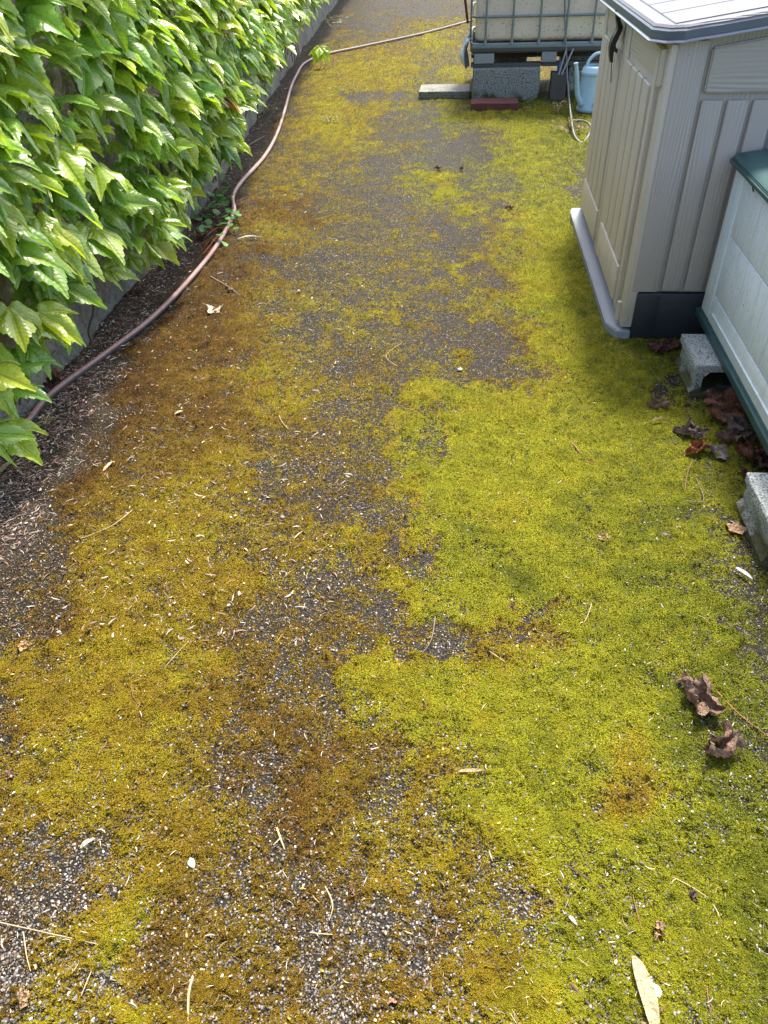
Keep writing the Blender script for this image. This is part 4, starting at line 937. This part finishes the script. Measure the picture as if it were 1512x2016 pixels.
stone('pebble','small dark round stone among green moss at the centre','pebble',864,1426,.0045,(.05,.055,.06),.8,4)
stone('bark_piece','dark brown bark piece on moss left of the near block','bark',1312,1056,.012,(.06,.035,.025),.45,8)
# twigs
TW=[((415,545),(445,562),(474,583),.0035,'grey','bare grey brown twig lying right of the hose at its upper bend'),
((1073,1880),(1140,1955),(1197,2020),.0032,'dark','thick dark twig running out of the lower edge at the right'),
((382,1915),(371,1960),(371,2030),.0026,'pale','pale tan stalk standing up from the lower edge at the left'),
((-10,1814),(90,1836),(188,1858),.0011,'pale','long thin straw stalk from the left edge near the bottom'),
((46,1835),(52,1880),(60,1912),.0011,'pale','short straw stalk crossing bare chippings at the lower left'),
((857,1214),(848,1262),(825,1292),.0014,'grey','curved grey twig on the bare grey patch at the centre'),
((955,1276),(978,1292),(1002,1308),.0015,'pale','straight pale stalk on green moss right of centre'),
((300,1068),(340,1088),(368,1116),.0016,'brown','straight brown twig on the yellow moss left of centre'),
((262,1003),(220,1035),(160,1060),.0014,'pale','thin straw stalk sloping up to the right on the left side'),
((260,1300),(262,1370),(300,1404),.0013,'brown','hooked brown stalk on yellow moss at the left'),
((183,1492),(205,1470),(216,1448),.0018,'brown','forked brown twig on yellow moss near the left edge'),
((640,1745),(655,1780),(648,1812),.0013,'pale','thin bent straw stalk in the lower middle'),
((610,1836),(630,1838),(655,1840),.0012,'pale','short level straw stalk in the lower middle'),
((1245,1758),(1258,1810),(1270,1855),.0010,'brown','fine upright brown stalk above the straw blade'),
((1110,1700),(1150,1725),(1195,1760),.0012,'dark','thin dark knotted twig at the lower right of centre'),
((1392,1888),(1430,1850),(1446,1832),.0009,'pale','fine curved pale stalk near the lower right corner'),
((1390,1925),(1395,1970),(1404,2020),.0011,'brown','fine brown stalk running to the lower right edge'),
((1310,1720),(1360,1745),(1405,1775),.0010,'pale','long fine stalk beside the tiny dark leaf'),
((1410,1360),(1460,1410),(1520,1455),.0012,'rust','thin rust coloured stalk running right from the folded brown leaf'),
((1395,1300),(1440,1324),(1520,1332),.0013,'dark','curved dark twig above the folded brown leaf'),
((1165,1188),(1150,1225),(1118,1250),.0011,'pale','fine straw stalk on green moss right of the bare patch'),
((1125,995),(1160,994),(1200,997),.0012,'brown','thin level twig on green moss above centre right'),
((1348,970),(1352,940),(1362,905),.0014,'brown','thin curved stalk below the crinkled grey leaf'),
((1345,985),(1385,985),(1370,940),.0016,'grey','hooked stalk on moss left of the near block'),
((160,1960),(172,1930),(186,1898),.0010,'pale','short pale stalk on yellow moss near the lower left'),
((435,325),(480,292),(520,268),.006,'grey','grey stick lying at the wall foot behind the hose'),
((548,815),(556,832),(568,845),.0015,'pale','tiny straw piece on the grey brown patch left of centre'),
((1040,1450),(1060,1430),(1080,1412),.0010,'pale','very fine stalk on green moss right of centre'),
((1125,870),(1135,882),(1143,895),.0030,'brown','short thick twig bit above the tiny orange scrap'),
((780,720),(760,700),(790,675),.0012,'pale','thin curled stalk on the bare asphalt above centre'),
((320,1320),(345,1290),(372,1262),.0007,'pale','hair thin stalk between yellow moss patches at the left'),
((545,1630),(552,1650),(560,1672),.0022,'pale','cream forked stalk on brown moss at the lower left of centre'),
((1368,300),(1368,301),(1368,302),.001,'pale',None)]
TM=dict(grey=mat_plain('twig_grey',(.20,.16,.13),.8,.25,90),dark=mat_plain('twig_dark',(.09,.05,.04),.75,.3,90),pale=mat_plain('twig_pale',(.48,.36,.20),.7,.2,90),brown=mat_plain('twig_brown',(.20,.10,.045),.75,.3,90),rust=mat_plain('twig_rust',(.36,.12,.02),.6,.2,90))
for i,(a,b_,c,r,k,lb) in enumerate(TW):
    if not lb: continue
    q=B(); A,Bm,C=G(*a,.006),G(*b_,.012),G(*c,.006); q.tube([A,Bm,C],[r,r*.6],6,True,8)
    if 'fork' in lb: q.tube([Bm,Bm+(C-A).cross(Vector((0,0,1)))*.35+(C-A)*.15],[r*.8,r*.4],6)
    if 'knot' in lb or 'thick dark' in lb:
        for t_ in (.3,.6): w_=A.lerp(C,t_); q.tube([w_,w_+(C-A).cross(Vector((0,0,1))).normalized()*r*5+Vector((0,0,.004))],[r*.7,r*.3],5)
    o=q.obj('twig',TM[k],None,60); tag(o,lb,'twig','twigs and stalks on the path')
# ------------------------------------------------------------ small plants
def creeper():
    P=G(432,410); R_=thing('creeper','small green creeper with red stems climbing over the hose','plant',P)
    U,wv,T=SH_N[0]; 
    RST=mat_plain('red_stem',(.30,.045,.03),.5,.2,50); Vs=[];Fs=[];o=0;st=B(); Cs=[]
    for i in range(62):
        px=random.gauss(425,22); py=random.gauss(415,32)
        if px>478: continue
        z=random.uniform(.015,.06); p=G(px,py,z); an=random.random()*6.28; s=random.uniform(.026,.048)
        a=np.linspace(0,2*np.pi,14,endpoint=False); q=np.stack([.55*np.sin(a)*(1-.25*np.cos(a)),.5-.5*np.cos(a),.12*np.abs(np.sin(a))],-1); q=np.concatenate([[[0,.5,0]],q])
        T_=Vector((math.cos(an),math.sin(an),random.uniform(-.3,.4))).normalized(); N=Vector((random.gauss(0,.3),random.gauss(0,.3),1)); N=(N-T_*N.dot(T_)).normalized(); S_=T_.cross(N)
        V=np.array(p)+q@np.array([S_*s,T_*s,N*s]); Vs.append(V); Fs.append(np.array([(0,1+k,1+(k+1)%14) for k in range(14)])+o); o+=15
        c=np.array((.09,.23,.06))*random.uniform(.7,1.6); Cs.append(np.repeat(c[None],15,axis=0))
        b=G(px+random.gauss(0,8),py+8,.006); st.tube([b,p],.0010,4,False)
    npmesh('foliage',np.concatenate(Vs),np.concatenate(Fs),mat_vcol('creeper_leaf',.4,.5,.25),R_,cols=np.concatenate(Cs))
    for a,c in (((400,470),(436,448)),((440,415),(520,392)),((430,440),(408,395)),((445,425),(500,440)),((400,500),(440,455))):
        A,C=G(*a,.01),G(*c,.012); sq=B(); sq.tube([A,(A+C)/2+Vector((.01,.02,.015)),C],.0022,5,True,5); sq.obj('runner',RST,R_,60)
    st.obj('stem',RST,R_,60)
creeper()
P=G(632,135); R_=thing('seedling','bright yellow green seedling with lobed leaves in front of the hose','plant',P)
for i,(dx_,dz_,sz) in enumerate(((-.03,.06,.115),(.05,.08,.12),(.0,.11,.11))):
    small_leaf('leaf',P+Vector((dx_*.3,0,.12+dz_*.6)),(dx_*6,-.25,-.35+i*.1),(.1,-.7,.6),sz,(.34,.48,.03),i,R_)
q=B(); q.tube([P,P+Vector((.01,0,.12)),P+Vector((0,0,.2))],.003,6); q.obj('stem',TM['pale'],R_)
def weed(label,px,py,n,h_,cols,seed,spread=.6,name='weed'):
    rr=random.Random(seed); P=G(px,py); R_=thing(name,label,'plant',P); b=B()
    for i in range(n):
        a=rr.random()*6.28; L_=h_*rr.uniform(.5,1); e=P+Vector((math.cos(a)*L_*spread,math.sin(a)*L_*spread,L_*.55)); m_=P+Vector((math.cos(a)*L_*.3*spread,math.sin(a)*L_*.3*spread,L_*.5))
        b.tube([P,m_,e],[.0022,.0008],4,True,4)
    b.obj('stalk',cols[0],R_,60)
    V=[];F=[]
    for i in range(n*3):
        a=rr.random()*6.28; L_=h_*rr.uniform(.2,1); c=P+Vector((math.cos(a)*L_*spread,math.sin(a)*L_*spread,L_*rr.uniform(.15,.55)+.01)); w_=h_*.10; an=rr.random()*6.28
        d=Vector((math.cos(an),math.sin(an),rr.uniform(-.3,.5)))*w_; s_=Vector((-math.sin(an),math.cos(an),0.2))*w_*.4; k=len(V); V+=[list(c-d),list(c+s_),list(c+d),list(c-s_)]; F.append((k,k+1,k+2,k+3))
    b=npmesh('foliage',np.array(V),np.array(F),cols[1],R_)
GL=mat_plain('weed_leaf',(.13,.20,.04),.6,.25,80); BL=mat_plain('dead_weed_leaf',(.16,.11,.07),.8,.3,80)
weed('dried brown weed tuft on moss before the watering can',1122,262,16,.16,(TM['brown'],BL),1,1.0)
weed('small yellow green weed on moss beyond the bend of the hose',650,242,7,.12,(TM['pale'],GL),2,.8)
weed('tiny green weed between the hose and the lowest ivy leaf',92,835,8,.05,(TM['pale'],GL),3,1.0)
weed('small green weed at the foot of the wall below the ivy',170,660,8,.06,(TM['pale'],GL),4,.9)
weed('green weed growing along the wall foot beyond the grey stick',520,225,9,.16,(TM['pale'],GL),5,.9)
weed('pale green weed at the far end of the ivy by the path',650,55,12,.28,(TM['pale'],GL),6,1.0)
weed('tall thin dry weed in front of the wooden post',1098,225,5,.22,(TM['pale'],BL),7,.35)
weed('low weeds growing along the front edge of the red brick',960,216,9,.05,(TM['pale'],GL),8,1.4)
